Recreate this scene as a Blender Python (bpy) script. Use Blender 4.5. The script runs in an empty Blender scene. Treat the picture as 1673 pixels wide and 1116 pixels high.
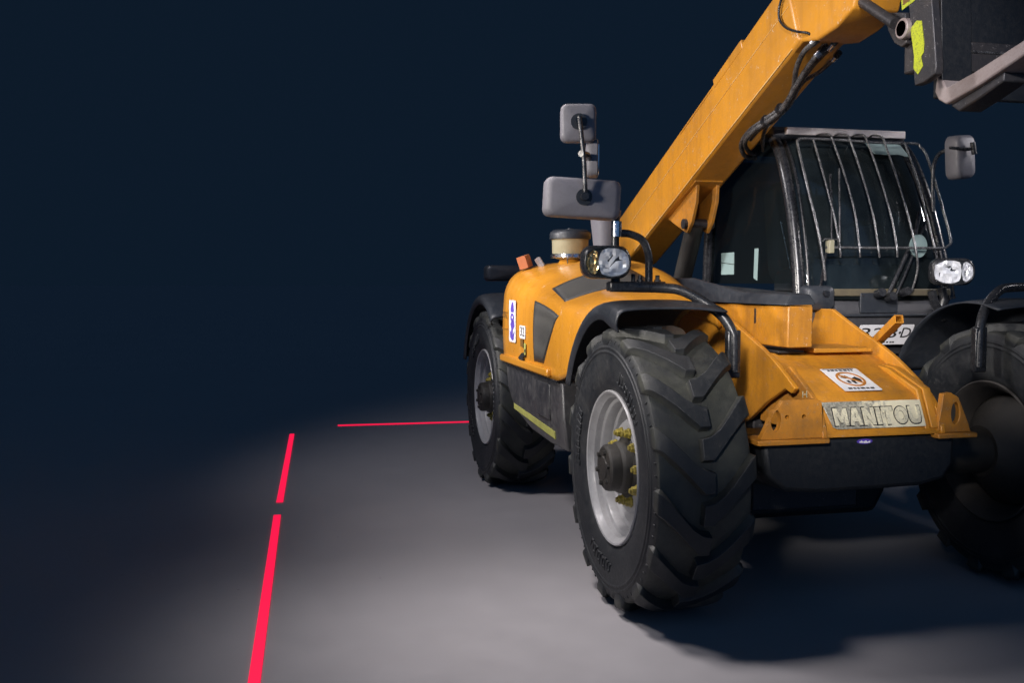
import bpy, bmesh, math, random
from mathutils import Vector, Matrix
from mathutils.geometry import tessellate_polygon
random.seed(7)
S = bpy.context.scene
COL = S.collection
PI = math.pi

# ------------------------------------------------------------------ camera
cam_d = bpy.data.cameras.new('camera'); cam = bpy.data.objects.new('camera', cam_d); COL.objects.link(cam)
cam_d.sensor_width = 36.0; cam_d.lens = 36.0*1591.32/1673.0; cam_d.clip_end = 3000; cam_d.clip_start = 0.05
cam.location = (3.9337, -2.4825, 1.3976)
_yaw, _pit = 0.231502, -0.0591187
_f = Vector((-math.cos(_yaw)*math.cos(_pit), math.sin(_yaw)*math.cos(_pit), math.sin(_pit)))
cam.rotation_euler = _f.to_track_quat('-Z', 'Y').to_euler()
S.camera = cam
# ------------------------------------------------------------------ studio backdrop tone and exposure
w = bpy.data.worlds.new('World'); S.world = w; w.use_nodes = True
bg = w.node_tree.nodes['Background']; bg.inputs[0].default_value = (0.0042, 0.0104, 0.0218, 1); bg.inputs[1].default_value = 1.0
vs = S.view_settings; vs.view_transform = 'Standard'; vs.look = 'None'; vs.exposure = 0; vs.gamma = 1; vs.use_curve_mapping = False
# ------------------------------------------------------------------ studio spots, plus an added hood accent and blue fill
def aim(o, tgt): o.rotation_euler = (Vector(tgt)-o.location).to_track_quat('-Z', 'Y').to_euler()
def spot(name, loc, tgt, power, size_deg, blend, radius, col=(1, 1, 1)):
    d = bpy.data.lights.new(name, 'SPOT'); d.energy = power; d.spot_size = math.radians(size_deg); d.spot_blend = blend
    d.shadow_soft_size = radius; d.color = col
    o = bpy.data.objects.new(name, d); COL.objects.link(o); o.location = loc; aim(o, tgt); return o
def area(name, loc, tgt, power, sx, sy, col=(1, 1, 1), spread=180):
    d = bpy.data.lights.new(name, 'AREA'); d.shape = 'RECTANGLE'; d.size = sx; d.size_y = sy; d.energy = power; d.color = col; d.spread = math.radians(spread)
    o = bpy.data.objects.new(name, d); COL.objects.link(o); o.location = loc; aim(o, tgt); return o
spot('key_spot', (-1.4, -4.07, 4.14), (0.60, 0.95, 0.0), 360, 78, 1.0, 0.40, (1.0, 0.94, 0.96))
spot('wheel_spot', (-0.7, -3.0, 5.72), (0.33, -1.38, 0.0), 1180, 27.5, 1.0, 0.60, (1.0, 0.925, 0.92))
spot('rear_spot', (-1.0, -3.8, 4.75), (-3.55, 1.63, 0.0), 475, 78, 1.0, 0.35, (1.0, 0.94, 0.97))
spot('side_profile_spot', (1.6, -6.2, 2.35), (-0.75, -0.4, 1.95), 1250, 34, 0.6, 0.40, (1.0, 0.93, 0.86))
spot('added_hood_spot', (-2.3, -5.0, 3.1), (-1.95, -0.95, 1.28), 960, 22, 0.9, 0.25, (1.0, 0.94, 0.92))  # added narrow spot to brighten the hood
spot('front_spot', (4.8, -3.6, 2.9), (0.12, -0.30, 1.20), 2300, 14.5, 0.9, 0.30, (1.0, 0.94, 0.90))
spot('cab_front_spot', (4.2, -2.6, 3.6), (-0.7, 0.50, 1.72), 1000, 20, 0.8, 0.12, (1.0, 0.94, 0.95))
spot('cab_rim_spot', (0.3, 4.6, 3.4), (-0.6, 0.8, 2.0), 420, 24, 0.8, 0.20, (1.0, 0.95, 0.98))
d = bpy.data.lights.new('added_blue_fill', 'SUN'); d.energy = 0.47; d.angle = math.radians(100); d.color = (0.20, 0.47, 1.0)  # added sun, not a studio lamp; lifts the darks towards navy
o = bpy.data.objects.new('added_blue_fill', d); COL.objects.link(o); o.location = (9, -4, 3)
o.rotation_euler = Vector((-0.95, 0.25, -0.17)).to_track_quat('-Z', 'Y').to_euler()

# ------------------------------------------------------------------ materials
MATS = {}
def nodes(name):
    m = bpy.data.materials.new(name); m.use_nodes = True; MATS[name] = m
    nt = m.node_tree; return m, nt, nt.nodes['Principled BSDF']
def N(nt, t, **k):
    n = nt.nodes.new(t)
    for a, b in k.items():
        if a in n.inputs: n.inputs[a].default_value = b
        else: setattr(n, a, b)
    return n
def noise(nt, scale, detail=6, rough=0.6, vec=None):
    n = N(nt, 'ShaderNodeTexNoise'); n.inputs['Scale'].default_value = scale; n.inputs['Detail'].default_value = detail; n.inputs['Roughness'].default_value = rough
    if vec is not None: nt.links.new(vec, n.inputs['Vector'])
    return n
def ramp(nt, src, stops):
    r = N(nt, 'ShaderNodeValToRGB'); nt.links.new(src, r.inputs[0]); e = r.color_ramp.elements
    while len(e) < len(stops): e.new(0.5)
    for el, (p, c) in zip(e, stops):
        el.position = p; el.color = (c, c, c, 1) if not isinstance(c, tuple) else (*c, 1)
    return r
def mix(nt, fac, a, b, mode='MIX'):
    m = N(nt, 'ShaderNodeMix', data_type='RGBA', blend_type=mode)
    for sock, v in ((m.inputs[0], fac), (m.inputs[6], a), (m.inputs[7], b)):
        if hasattr(v, 'links'): nt.links.new(v, sock)
        elif isinstance(v, (int, float)): sock.default_value = v
        else: sock.default_value = (*v, 1)
    return m.outputs[2]
def coords(nt): return N(nt, 'ShaderNodeTexCoord').outputs['Object']
def bump(nt, b, height, strength, dist):
    n = N(nt, 'ShaderNodeBump'); n.inputs['Strength'].default_value = strength; n.inputs['Distance'].default_value = dist
    nt.links.new(height, n.inputs['Height']); nt.links.new(n.outputs[0], b.inputs['Normal'])
def worn(name, base, dirt, spec_col, rough=0.4, metallic=0.0, chip=0.62, dirt_amt=0.5, scale=3.0, coat=0.0, bmp=0.15, streak=0.0):
    """painted or moulded surface with broad dirt, fine grime and small chips"""
    m, nt, b = nodes(name); v = coords(nt)
    n1 = noise(nt, scale, 8, 0.65, v); n2 = noise(nt, scale*9, 6, 0.7, v); n3 = noise(nt, scale*38, 3, 0.6, v)
    f1 = ramp(nt, n1.outputs[0], [(0.42, 0.0), (0.78, dirt_amt)])
    c = mix(nt, f1.outputs[0], base, dirt)
    f2 = ramp(nt, n2.outputs[0], [(0.5, 0.0), (0.85, dirt_amt*0.8)])
    c = mix(nt, f2.outputs[0], c, dirt)
    if streak:
        mp = N(nt, 'ShaderNodeMapping'); mp.inputs['Scale'].default_value = (11, 11, 0.9); nt.links.new(v, mp.inputs['Vector'])
        n4 = noise(nt, 1.0, 7, 0.7, mp.outputs[0]); f4 = ramp(nt, n4.outputs[0], [(0.48, 0.0), (0.80, streak)]); c = mix(nt, f4.outputs[0], c, dirt)
        n5 = noise(nt, 0.9, 3, 0.5, v); f5 = ramp(nt, n5.outputs[0], [(0.40, 0.0), (0.70, streak*0.5)]); c = mix(nt, f5.outputs[0], c, (base[0]*1.02, base[1]*1.12, base[2]*1.8))
    mm = N(nt, 'ShaderNodeMath', operation='MULTIPLY'); nt.links.new(n2.outputs[0], mm.inputs[0]); nt.links.new(n3.outputs[0], mm.inputs[1])
    f3 = ramp(nt, mm.outputs[0], [(chip*0.62, 0.0), (chip*0.66, 0.75)])
    c = mix(nt, f3.outputs[0], c, spec_col)
    nt.links.new(c, b.inputs['Base Color'])
    fr = ramp(nt, n2.outputs[0], [(0.3, max(0.05, rough-0.09)), (0.75, min(1, rough+0.22))]); nt.links.new(fr.outputs[0], b.inputs['Roughness'])
    b.inputs['Metallic'].default_value = metallic
    b.inputs['Coat Weight'].default_value = coat; b.inputs['Coat Roughness'].default_value = 0.2
    bump(nt, b, n3.outputs[0], bmp, 0.002)
    return m
worn('paint', (0.60, 0.255, 0.020), (0.30, 0.135, 0.030), (0.62, 0.45, 0.28), 0.36, 0, 0.60, 0.70, 2.6, 0.2, 0.15, 0.8)
worn('paint_hood', (0.64, 0.272, 0.020), (0.38, 0.155, 0.02), (0.80, 0.60, 0.42), 0.32, 0, 0.62, 0.45, 2.2, 0.5, 0.15, 0.55)
worn('paint_nose', (0.52, 0.215, 0.016), (0.20, 0.085, 0.02), (0.55, 0.33, 0.19), 0.42, 0, 0.58, 0.7, 4.0, 0.05, 0.3, 0.8)
worn('seam_light', (0.72, 0.45, 0.16), (0.50, 0.23, 0.03), (0.85, 0.68, 0.45), 0.4, 0, 0.5, 1.0, 9)
worn('paint_dirty_shade', (0.46, 0.185, 0.018), (0.15, 0.075, 0.022), (0.42, 0.36, 0.26), 0.5, 0, 0.58, 0.85, 7.0, 0.0, 0.5)  # dirt on tabs and flanges; on the lift lugs it paints boom shade
worn('black_plastic', (0.020, 0.024, 0.031), (0.050, 0.052, 0.056), (0.10, 0.10, 0.10), 0.42, 0, 0.70, 0.6, 4, 0, 0.25)
worn('frame_black', (0.007, 0.009, 0.012), (0.016, 0.017, 0.018), (0.05, 0.05, 0.05), 0.5, 0, 0.72, 0.5, 5, 0, 0.4)
worn('dark_panel', (0.045, 0.046, 0.053), (0.08, 0.078, 0.078), (0.13, 0.13, 0.13), 0.5, 0, 0.70, 0.6, 6, 0, 0.35)
worn('grey_plastic', (0.185, 0.18, 0.205), (0.12, 0.115, 0.115), (0.2, 0.2, 0.2), 0.5, 0, 0.74, 0.5, 5, 0, 0.35)
worn('black_gloss', (0.012, 0.013, 0.016), (0.05, 0.05, 0.05), (0.25, 0.25, 0.25), 0.25, 0, 0.66, 0.5, 6, 0.1, 0.2)
rb = worn('rubber', (0.009, 0.0115, 0.015), (0.036, 0.037, 0.037), (0.075, 0.073, 0.068), 0.55, 0, 0.60, 0.9, 5, 0, 0.5)
# dried dust sits in the bottom of the tread grooves (below the lug tops) and in patches on the wall
nt = rb.node_tree; b = nt.nodes['Principled BSDF']; v = coords(nt); sx = N(nt, 'ShaderNodeSeparateXYZ'); nt.links.new(v, sx.inputs[0])
cb = N(nt, 'ShaderNodeCombineXYZ'); nt.links.new(sx.outputs[0], cb.inputs[0]); nt.links.new(sx.outputs[2], cb.inputs[2])
ln = N(nt, 'ShaderNodeVectorMath', operation='LENGTH'); nt.links.new(cb.outputs[0], ln.inputs[0])
hi = ramp(nt, ln.outputs['Value'], [(0.545, 0.0), (0.562, 1.0), (0.580, 1.0), (0.600, 0.0)]); nn = noise(nt, 9, 6, 0.65, v); nr = ramp(nt, nn.outputs[0], [(0.35, 0.15), (0.65, 1.0)])
mm = N(nt, 'ShaderNodeMath', operation='MULTIPLY'); nt.links.new(hi.outputs[0], mm.inputs[0]); nt.links.new(nr.outputs[0], mm.inputs[1])
old = b.inputs['Base Color'].links[0].from_socket; nt.links.new(mix(nt, mm.outputs[0], old, (0.050, 0.052, 0.042)), b.inputs['Base Color'])
worn('rim_paint', (0.33, 0.33, 0.335), (0.15, 0.145, 0.14), (0.12, 0.10, 0.08), 0.38, 0, 0.68, 0.55, 6, 0.1)
worn('dark_steel', (0.05, 0.05, 0.055), (0.09, 0.075, 0.065), (0.40, 0.38, 0.38), 0.42, 0.55, 0.60, 0.6, 6, 0, 0.5)
worn('fork_steel', (0.34, 0.29, 0.28), (0.19, 0.13, 0.11), (0.66, 0.62, 0.60), 0.5, 0.25, 0.60, 0.7, 9, 0, 0.7)
worn('visor_steel', (0.50, 0.46, 0.45), (0.28, 0.22, 0.19), (0.75, 0.72, 0.7), 0.4, 0.4, 0.62, 0.6, 9, 0, 0.5)
worn('hub_grease', (0.020, 0.019, 0.017), (0.05, 0.043, 0.033), (0.16, 0.13, 0.06), 0.45, 0, 0.62, 0.7, 14, 0, 0.9)
worn('nut_yellow', (0.40, 0.32, 0.05), (0.04, 0.035, 0.02), (0.03, 0.025, 0.02), 0.45, 0, 0.46, 1.0, 22)
worn('skirt_black', (0.030, 0.031, 0.035), (0.16, 0.155, 0.15), (0.28, 0.27, 0.26), 0.38, 0, 0.68, 0.6, 3, 0, 0.3)
worn('stripe_yellow', (0.40, 0.40, 0.10), (0.22, 0.21, 0.09), (0.7, 0.7, 0.5), 0.5, 0, 0.7, 0.5, 9)
worn('cream_plastic', (0.36, 0.34, 0.23), (0.18, 0.17, 0.10), (0.7, 0.68, 0.6), 0.35, 0, 0.7, 0.5, 12)
worn('orange_lens', (0.50, 0.17, 0.07), (0.4, 0.15, 0.08), (0.8, 0.5, 0.4), 0.35, 0, 0.7, 0.4, 12)
worn('guard_steel', (0.10, 0.10, 0.105), (0.36, 0.36, 0.36), (0.70, 0.69, 0.68), 0.24, 0.6, 0.50, 0.9, 22, 0, 0.3)
worn('shade_back', (0.035, 0.032, 0.030), (0.06, 0.05, 0.042), (0.10, 0.09, 0.08), 0.7, 0, 0.6, 0.7, 9, 0, 0.7)  # dark colour standing in for shade inside the rims
worn('stripe_brown', (0.12, 0.10, 0.06), (0.06, 0.05, 0.04), (0.3, 0.28, 0.2), 0.5, 0, 0.62, 0.7, 20)
worn('seat_fabric', (0.03, 0.032, 0.036), (0.05, 0.05, 0.05), (0.06, 0.06, 0.06), 0.8)
worn('dash_plastic', (0.09, 0.11, 0.115), (0.13, 0.14, 0.14), (0.2, 0.2, 0.2), 0.5, 0, 0.7, 0.4, 6)
worn('white_print', (0.72, 0.72, 0.74), (0.45, 0.43, 0.42), (0.3, 0.28, 0.27), 0.5, 0, 0.66, 0.4, 20)
worn('purple_print', (0.10, 0.055, 0.42), (0.07, 0.04, 0.25), (0.5, 0.5, 0.6), 0.5, 0, 0.7, 0.3, 20)
worn('black_print', (0.015, 0.015, 0.016), (0.05, 0.04, 0.03), (0.2, 0.15, 0.1), 0.5, 0, 0.7, 0.3, 20)
worn('brown_print', (0.13, 0.07, 0.015), (0.25, 0.12, 0.02), (0.4, 0.2, 0.05), 0.5, 0, 0.62, 0.6, 30)
worn('orange_print', (0.45, 0.17, 0.02), (0.2, 0.09, 0.02), (0.6, 0.5, 0.4), 0.5, 0, 0.7, 0.5, 20)
worn('fluo_yellow', (0.46, 0.52, 0.016), (0.30, 0.32, 0.03), (0.06, 0.06, 0.045), 0.5, 0, 0.47, 0.5, 11)
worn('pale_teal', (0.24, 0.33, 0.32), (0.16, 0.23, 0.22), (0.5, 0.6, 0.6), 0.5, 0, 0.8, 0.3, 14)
worn('chrome', (0.75, 0.75, 0.77), (0.5, 0.5, 0.5), (0.3, 0.3, 0.3), 0.15, 1.0, 0.8, 0.3, 9, 0, 0.1)
worn('wire_black', (0.03, 0.03, 0.033), (0.30, 0.30, 0.30), (0.65, 0.64, 0.63), 0.26, 0.5, 0.52, 0.6, 30, 0, 0.3)
# cream name plate, rubbed to bare grey on one half
m, nt, b = nodes('name_plate'); v = coords(nt)
sx = N(nt, 'ShaderNodeSeparateXYZ'); nt.links.new(v, sx.inputs[0])
n1 = noise(nt, 26, 8, 0.7, v); n2 = noise(nt, 90, 4, 0.6, v)
ma = N(nt, 'ShaderNodeMath', operation='MULTIPLY_ADD'); nt.links.new(sx.outputs[1], ma.inputs[0]); ma.inputs[1].default_value = 1.5; nt.links.new(n1.outputs[0], ma.inputs[2])
f = ramp(nt, ma.outputs[0], [(0.27, 0.95), (0.40, 0.0)])
g = ramp(nt, n2.outputs[0], [(0.35, (0.12, 0.12, 0.10)), (0.7, (0.42, 0.40, 0.33))])
cr = ramp(nt, n1.outputs[0], [(0.35, (0.82, 0.76, 0.55)), (0.72, (0.66, 0.60, 0.42))])
nt.links.new(mix(nt, f.outputs[0], cr.outputs[0], g.outputs[0]), b.inputs['Base Color']); b.inputs['Roughness'].default_value = 0.32; b.inputs['Coat Weight'].default_value = 0.3
bump(nt, b, n2.outputs[0], 0.3, 0.002)
worn('letter_cream', (0.74, 0.69, 0.50), (0.40, 0.37, 0.28), (0.20, 0.19, 0.165), 0.34, 0, 0.47, 0.95, 13, 0.2, 0.4)
# perforated grille sheet
m, nt, b = nodes('grille_mesh'); v = coords(nt)
vo = N(nt, 'ShaderNodeTexVoronoi'); vo.inputs['Scale'].default_value = 190; vo.inputs['Randomness'].default_value = 0.15; nt.links.new(v, vo.inputs['Vector'])
r = ramp(nt, vo.outputs['Distance'], [(0.25, (0.018, 0.019, 0.020)), (0.5, (0.075, 0.074, 0.068))])
n1 = noise(nt, 7, 6, 0.6, v); f = ramp(nt, n1.outputs[0], [(0.4, 0.0), (0.8, 0.6)])
nt.links.new(mix(nt, f.outputs[0], r.outputs[0], (0.095, 0.09, 0.077)), b.inputs['Base Color']); b.inputs['Roughness'].default_value = 0.6
bump(nt, b, vo.outputs['Distance'], 0.5, 0.002)
# faceted lamp reflector
m, nt, b = nodes('reflector'); v = coords(nt)
vo = N(nt, 'ShaderNodeTexVoronoi'); vo.inputs['Scale'].default_value = 62; nt.links.new(v, vo.inputs['Vector'])
bump(nt, b, vo.outputs['Color'], 0.9, 0.012); b.inputs['Base Color'].default_value = (0.85, 0.85, 0.87, 1); b.inputs['Metallic'].default_value = 0.2; b.inputs['Roughness'].default_value = 0.2
m, nt, b = nodes('amber_reflector'); v = coords(nt)
vo = N(nt, 'ShaderNodeTexVoronoi'); vo.inputs['Scale'].default_value = 70; nt.links.new(v, vo.inputs['Vector'])
bump(nt, b, vo.outputs['Color'], 0.9, 0.012); b.inputs['Base Color'].default_value = (0.85, 0.60, 0.26, 1); b.inputs['Metallic'].default_value = 0.9; b.inputs['Roughness'].default_value = 0.2
# window glass
def glass(name, tint, refl, dust=0.16):
    m = bpy.data.materials.new(name); m.use_nodes = True; nt = m.node_tree; MATS[name] = m
    nt.nodes.remove(nt.nodes['Principled BSDF']); out = nt.nodes['Material Output']
    t = N(nt, 'ShaderNodeBsdfTransparent'); t.inputs[0].default_value = (*tint, 1)
    g = N(nt, 'ShaderNodeBsdfGlossy'); g.inputs['Roughness'].default_value = 0.06
    di = N(nt, 'ShaderNodeBsdfDiffuse'); di.inputs[0].default_value = (0.22, 0.29, 0.31, 1)
    n1 = noise(nt, 3.5, 8, 0.7, coords(nt)); f = ramp(nt, n1.outputs[0], [(0.35, 0.02), (0.8, dust)])
    a = N(nt, 'ShaderNodeMixShader'); nt.links.new(f.outputs[0], a.inputs[0]); nt.links.new(t.outputs[0], a.inputs[1]); nt.links.new(di.outputs[0], a.inputs[2])
    lw = N(nt, 'ShaderNodeFresnel'); lw.inputs[0].default_value = refl
    x = N(nt, 'ShaderNodeMixShader'); nt.links.new(lw.outputs[0], x.inputs[0]); nt.links.new(a.outputs[0], x.inputs[1]); nt.links.new(g.outputs[0], x.inputs[2])
    nt.links.new(x.outputs[0], out.inputs[0]); return m
glass('cab_glass', (0.28, 0.345, 0.38), 1.45, 0.08); glass('side_glass', (0.20, 0.25, 0.28), 1.06, 0.02); glass('lamp_glass', (0.95, 0.96, 0.97), 1.12, 0.03)
m, nt, b = nodes('laser_red'); b.inputs['Base Color'].default_value = (0.3, 0.0, 0.01, 1)
b.inputs['Emission Color'].default_value = (1.0, 0.010, 0.072, 1); b.inputs['Emission Strength'].default_value = 1.0
# sealed concrete floor
m, nt, b = nodes('concrete'); v = coords(nt)
n1 = noise(nt, 0.5, 8, 0.6, v); n2 = noise(nt, 5, 8, 0.65, v); n3 = noise(nt, 130, 3, 0.6, v)
c1 = ramp(nt, n1.outputs[0], [(0.3, (0.325, 0.315, 0.325)), (0.7, (0.345, 0.332, 0.34))])
c2 = ramp(nt, n2.outputs[0], [(0.3, 0.95), (0.75, 1.03)])
c = mix(nt, 1.0, c1.outputs[0], c2.outputs[0], 'MULTIPLY')
sp = N(nt, 'ShaderNodeTexVoronoi'); sp.inputs['Scale'].default_value = 3.2; nt.links.new(v, sp.inputs['Vector'])
f = ramp(nt, sp.outputs['Distance'], [(0.008, 0.75), (0.022, 0.0)])
nt.links.new(mix(nt, f.outputs[0], c, (0.12, 0.11, 0.11)), b.inputs['Base Color'])
fr = ramp(nt, n2.outputs[0], [(0.3, 0.50), (0.8, 0.66)]); nt.links.new(fr.outputs[0], b.inputs['Roughness'])
bump(nt, b, n3.outputs[0], 0.25, 0.002)

# ------------------------------------------------------------------ mesh helpers
def link(name, me, mat, parent=None):
    o = bpy.data.objects.new(name, me); COL.objects.link(o)
    if mat: me.materials.clear(); me.materials.append(MATS[mat])
    if parent is not None: o.parent = parent
    return o
def mesh(name, vs, fs, mat, parent=None, bev=0.0, smooth=35, seg=2, flip=False):
    me = bpy.data.meshes.new(name); me.from_pydata([tuple(v) for v in vs], [], fs)
    bm = bmesh.new(); bm.from_mesh(me); bmesh.ops.recalc_face_normals(bm, faces=bm.faces)
    bm.to_mesh(me); bm.free()
    me.shade_smooth(); me.set_sharp_from_angle(angle=math.radians(smooth))
    o = link(name, me, mat, parent)
    if bev > 0:
        bm_ = o.modifiers.new('bevel', 'BEVEL'); bm_.width = bev; bm_.segments = seg; bm_.limit_method = 'ANGLE'; bm_.angle_limit = math.radians(40); bm_.harden_normals = False
        me.shade_smooth(); me.set_sharp_from_angle(angle=math.radians(62))
    return o
def box(name, lo, hi, mat, parent=None, bev=0.004, M=None):
    x0, y0, z0 = lo; x1, y1, z1 = hi
    vs = [Vector(p) for p in ((x0,y0,z0),(x1,y0,z0),(x1,y1,z0),(x0,y1,z0),(x0,y0,z1),(x1,y0,z1),(x1,y1,z1),(x0,y1,z1))]
    if M is not None: vs = [M @ v for v in vs]
    return mesh(name, vs, [(0,1,2,3),(4,5,6,7),(0,1,5,4),(1,2,6,5),(2,3,7,6),(3,0,4,7)], mat, parent, bev)
def prism(name, poly, fn, a, b, mat, parent=None, bev=0.004, holes=(), seg=2):
    """poly: 2-D outline; fn(p, t) gives the 3-D point at depth t; holes cut right through"""
    loops = [list(poly)] + [list(h) for h in holes]
    flat = [p for l in loops for p in l]
    tris = tessellate_polygon([[Vector((p[0], p[1], 0)) for p in l] for l in loops]) if holes else None
    n = len(flat); vs = [fn(p, a) for p in flat] + [fn(p, b) for p in flat]; fs = []
    if holes:
        for t in tris: fs.append(tuple(t)); fs.append(tuple(i+n for i in reversed(t)))
    else:
        fs.append(tuple(range(n))); fs.append(tuple(i+n for i in reversed(range(n))))
    k = 0
    for l in loops:
        m_ = len(l)
        for i in range(m_): j = (i+1) % m_; fs.append((k+i, k+j, k+j+n, k+i+n))
        k += m_
    return mesh(name, vs, fs, mat, parent, bev, seg=seg)
XZ = lambda p, t: (p[0], t, p[1])
YZ = lambda p, t: (t, p[0], p[1])
def cr(pts, sub=6, closed=False):
    P = [Vector(p) for p in pts]; n = len(P); out = []
    rng = range(n) if closed else range(n-1)
    for i in rng:
        p1, p2 = P[i], P[(i+1) % n]
        p0 = P[i-1] if (i > 0 or closed) else p1*2-p2
        p3 = P[(i+2) % n] if (i+2 < n or closed) else p2*2-p1
        for k in range(sub):
            t = k/sub; out.append(0.5*((2*p1)+(p2-p0)*t+(2*p0-5*p1+4*p2-p3)*t*t+(3*p1-p0-3*p2+p3)*t*t*t))
    if not closed: out.append(P[-1])
    return out
def tube_geo(path, r, seg=10, cap=True):
    P = [Vector(p) for p in path]; vs = []; fs = []; up = None
    for i, p in enumerate(P):
        t = (P[min(i+1, len(P)-1)]-P[max(i-1, 0)]).normalized()
        if up is None: up = Vector((0, 0, 1)) if abs(t.z) < 0.9 else Vector((0, 1, 0))
        x = t.cross(up).normalized(); up = x.cross(t).normalized()
        rr = r[i] if isinstance(r, (list, tuple)) else r
        for k in range(seg):
            a = 2*PI*k/seg; vs.append(p+x*(rr*math.cos(a))+up*(rr*math.sin(a)))
    for i in range(len(P)-1):
        for k in range(seg):
            j = (k+1) % seg; fs.append((i*seg+k, i*seg+j, (i+1)*seg+j, (i+1)*seg+k))
    if cap: fs.append(tuple(range(seg))); fs.append(tuple(reversed(range((len(P)-1)*seg, len(P)*seg))))
    return vs, fs
def tube(name, path, r, mat, parent=None, seg=10, smooth_path=0):
    if smooth_path: path = cr(path, smooth_path)
    vs, fs = tube_geo(path, r, seg); return mesh(name, vs, fs, mat, parent, 0, 50)
def lathe_geo(prof, seg=64, axis='Y', close=False):
    vs = []; fs = []; n = len(prof)
    for k in range(seg):
        a = 2*PI*k/seg; c, s = math.cos(a), math.sin(a)
        for r, h in prof: vs.append((r*c, h, r*s) if axis == 'Y' else ((h, r*c, r*s) if axis == 'X' else (r*c, r*s, h)))
    for k in range(seg):
        k2 = (k+1) % seg
        for i in range(n if close else n-1):
            i2 = (i+1) % n; fs.append((k*n+i, k*n+i2, k2*n+i2, k2*n+i))
    if not close:
        for i in (0, n-1):
            if prof[i][0] > 1e-6: fs.append(tuple(k*n+i for k in range(seg)))
    return vs, fs
def shift(vs, d): d = Vector(d); return [Vector(v)+d for v in vs]
def lathe(name, prof, at, mat, parent=None, seg=48, axis='Y', smooth=35, bev=0):
    vs, fs = lathe_geo(prof, seg, axis); return mesh(name, shift(vs, at), fs, mat, parent, bev, smooth)
def grid_geo(rows, su=5, sv=5):
    """surface through a lattice of points, spline in both directions; returns a dense lattice"""
    R = [cr(r, sv) for r in rows]; cols = list(zip(*R)); C = [cr(c, su) for c in cols]
    return [list(x) for x in zip(*C)]
def grid_faces(L):
    n = len(L[0]); vs = [p for r in L for p in r]
    return vs, [(i*n+j, i*n+j+1, (i+1)*n+j+1, (i+1)*n+j) for i in range(len(L)-1) for j in range(n-1)]
def sheet(name, L, mat, parent=None, thick=0.0, smooth=50, off=-1):
    vs, fs = grid_faces(L); o = mesh(name, vs, fs, mat, parent, 0, smooth)
    if thick: s = o.modifiers.new('solid', 'SOLIDIFY'); s.thickness = thick; s.offset = off
    return o
def rbox(name, c, size, rad, mat, parent=None, rot=None, bulge=0.0, seg=4):
    """rounded housing: rounded rectangle in local YZ, thickness along local X with softened rims"""
    sx, sy, sz = size; out = []
    for cx, cz, a0 in ((1, 1, 0), (-1, 1, 90), (-1, -1, 180), (1, -1, 270)):
        for k in range(seg+1):
            a = math.radians(a0+90*k/seg); out.append((cx*(sy/2-rad)+rad*math.cos(a), cz*(sz/2-rad)+rad*math.sin(a)))
    n = len(out); lay = [(-0.5, 0.93), (-0.42, 1.0), (0.0, 1.0), (0.30, 0.975), (0.42, 0.92), (0.5, 0.80)]
    vs = []; fs = []
    for t, s in lay:
        for y, z in out: vs.append(Vector((t*sx, y*s, z*s)))
    for l in range(len(lay)-1):
        for i in range(n): j = (i+1) % n; fs.append((l*n+i, l*n+j, (l+1)*n+j, (l+1)*n+i))
    fs.append(tuple(range(n)));
    ci = len(vs); vs.append(Vector((0.5*sx+bulge, 0, 0)))
    for i in range(n): fs.append(((len(lay)-1)*n+i, (len(lay)-1)*n+(i+1) % n, ci))
    M = Matrix.Translation(Vector(c)) @ (rot.to_matrix().to_4x4() if rot else Matrix())
    return mesh(name, [M @ v for v in vs], fs, mat, parent, 0, 48)
def facing(nrm, up=(0, 0, 1)):
    x = Vector(nrm).normalized(); z = Vector(up); y = z.cross(x).normalized(); z = x.cross(y)
    return Matrix((x, y, z)).transposed().to_quaternion()
class Frame:
    """flat panel frame: origin, u (right), v (up), n (out of the face)"""
    def __init__(s, o, u, v):
        s.o = Vector(o); s.u = Vector(u).normalized(); s.n = s.u.cross(Vector(v)).normalized(); s.v = s.n.cross(s.u).normalized()
    def p(s, a, b, h=0.0): return s.o+s.u*a+s.v*b+s.n*h
def flat(name, fr, poly, h0, h1, mat, parent, holes=(), bev=0.0):
    return prism(name, poly, lambda p, t: fr.p(p[0], p[1], t), h0, h1, mat, parent, bev, holes)
def lettering(name, text, fr, a, b, size, depth, h, mat, parent, width=None, offset=0.0, shear=0.0, spacing=1.0):
    cu = bpy.data.curves.new('t', 'FONT'); cu.body = text; cu.size = size; cu.extrude = depth/2; cu.offset = offset; cu.shear = shear
    cu.align_x = 'CENTER'; cu.align_y = 'CENTER'; cu.resolution_u = 3; cu.space_character = spacing
    t = bpy.data.objects.new('t', cu); COL.objects.link(t); bpy.context.view_layer.update()
    me = bpy.data.meshes.new_from_object(t.evaluated_get(bpy.context.evaluated_depsgraph_get())); bpy.data.objects.remove(t)
    xs = [v.co.x for v in me.vertices]; k = (width/(max(xs)-min(xs))) if width else 1.0
    for v in me.vertices: v.co = fr.p(a+v.co.x*k, b+v.co.y, h+v.co.z+depth/2)
    return link(name, me, mat, parent)
def ring2(rx, ry, n=28, c=(0, 0), a0=0.0): return [(c[0]+rx*math.cos(2*PI*k/n+a0), c[1]+ry*math.sin(2*PI*k/n+a0)) for k in range(n)]
def roundrect(x0, x1, y0, y1, r, n=4):
    o = []
    for cx, cy, a0 in ((x1-r, y1-r, 0), (x0+r, y1-r, 90), (x0+r, y0+r, 180), (x1-r, y0+r, 270)):
        for k in range(n+1): a = math.radians(a0+90*k/n); o.append((cx+r*math.cos(a), cy+r*math.sin(a)))
    return o

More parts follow.
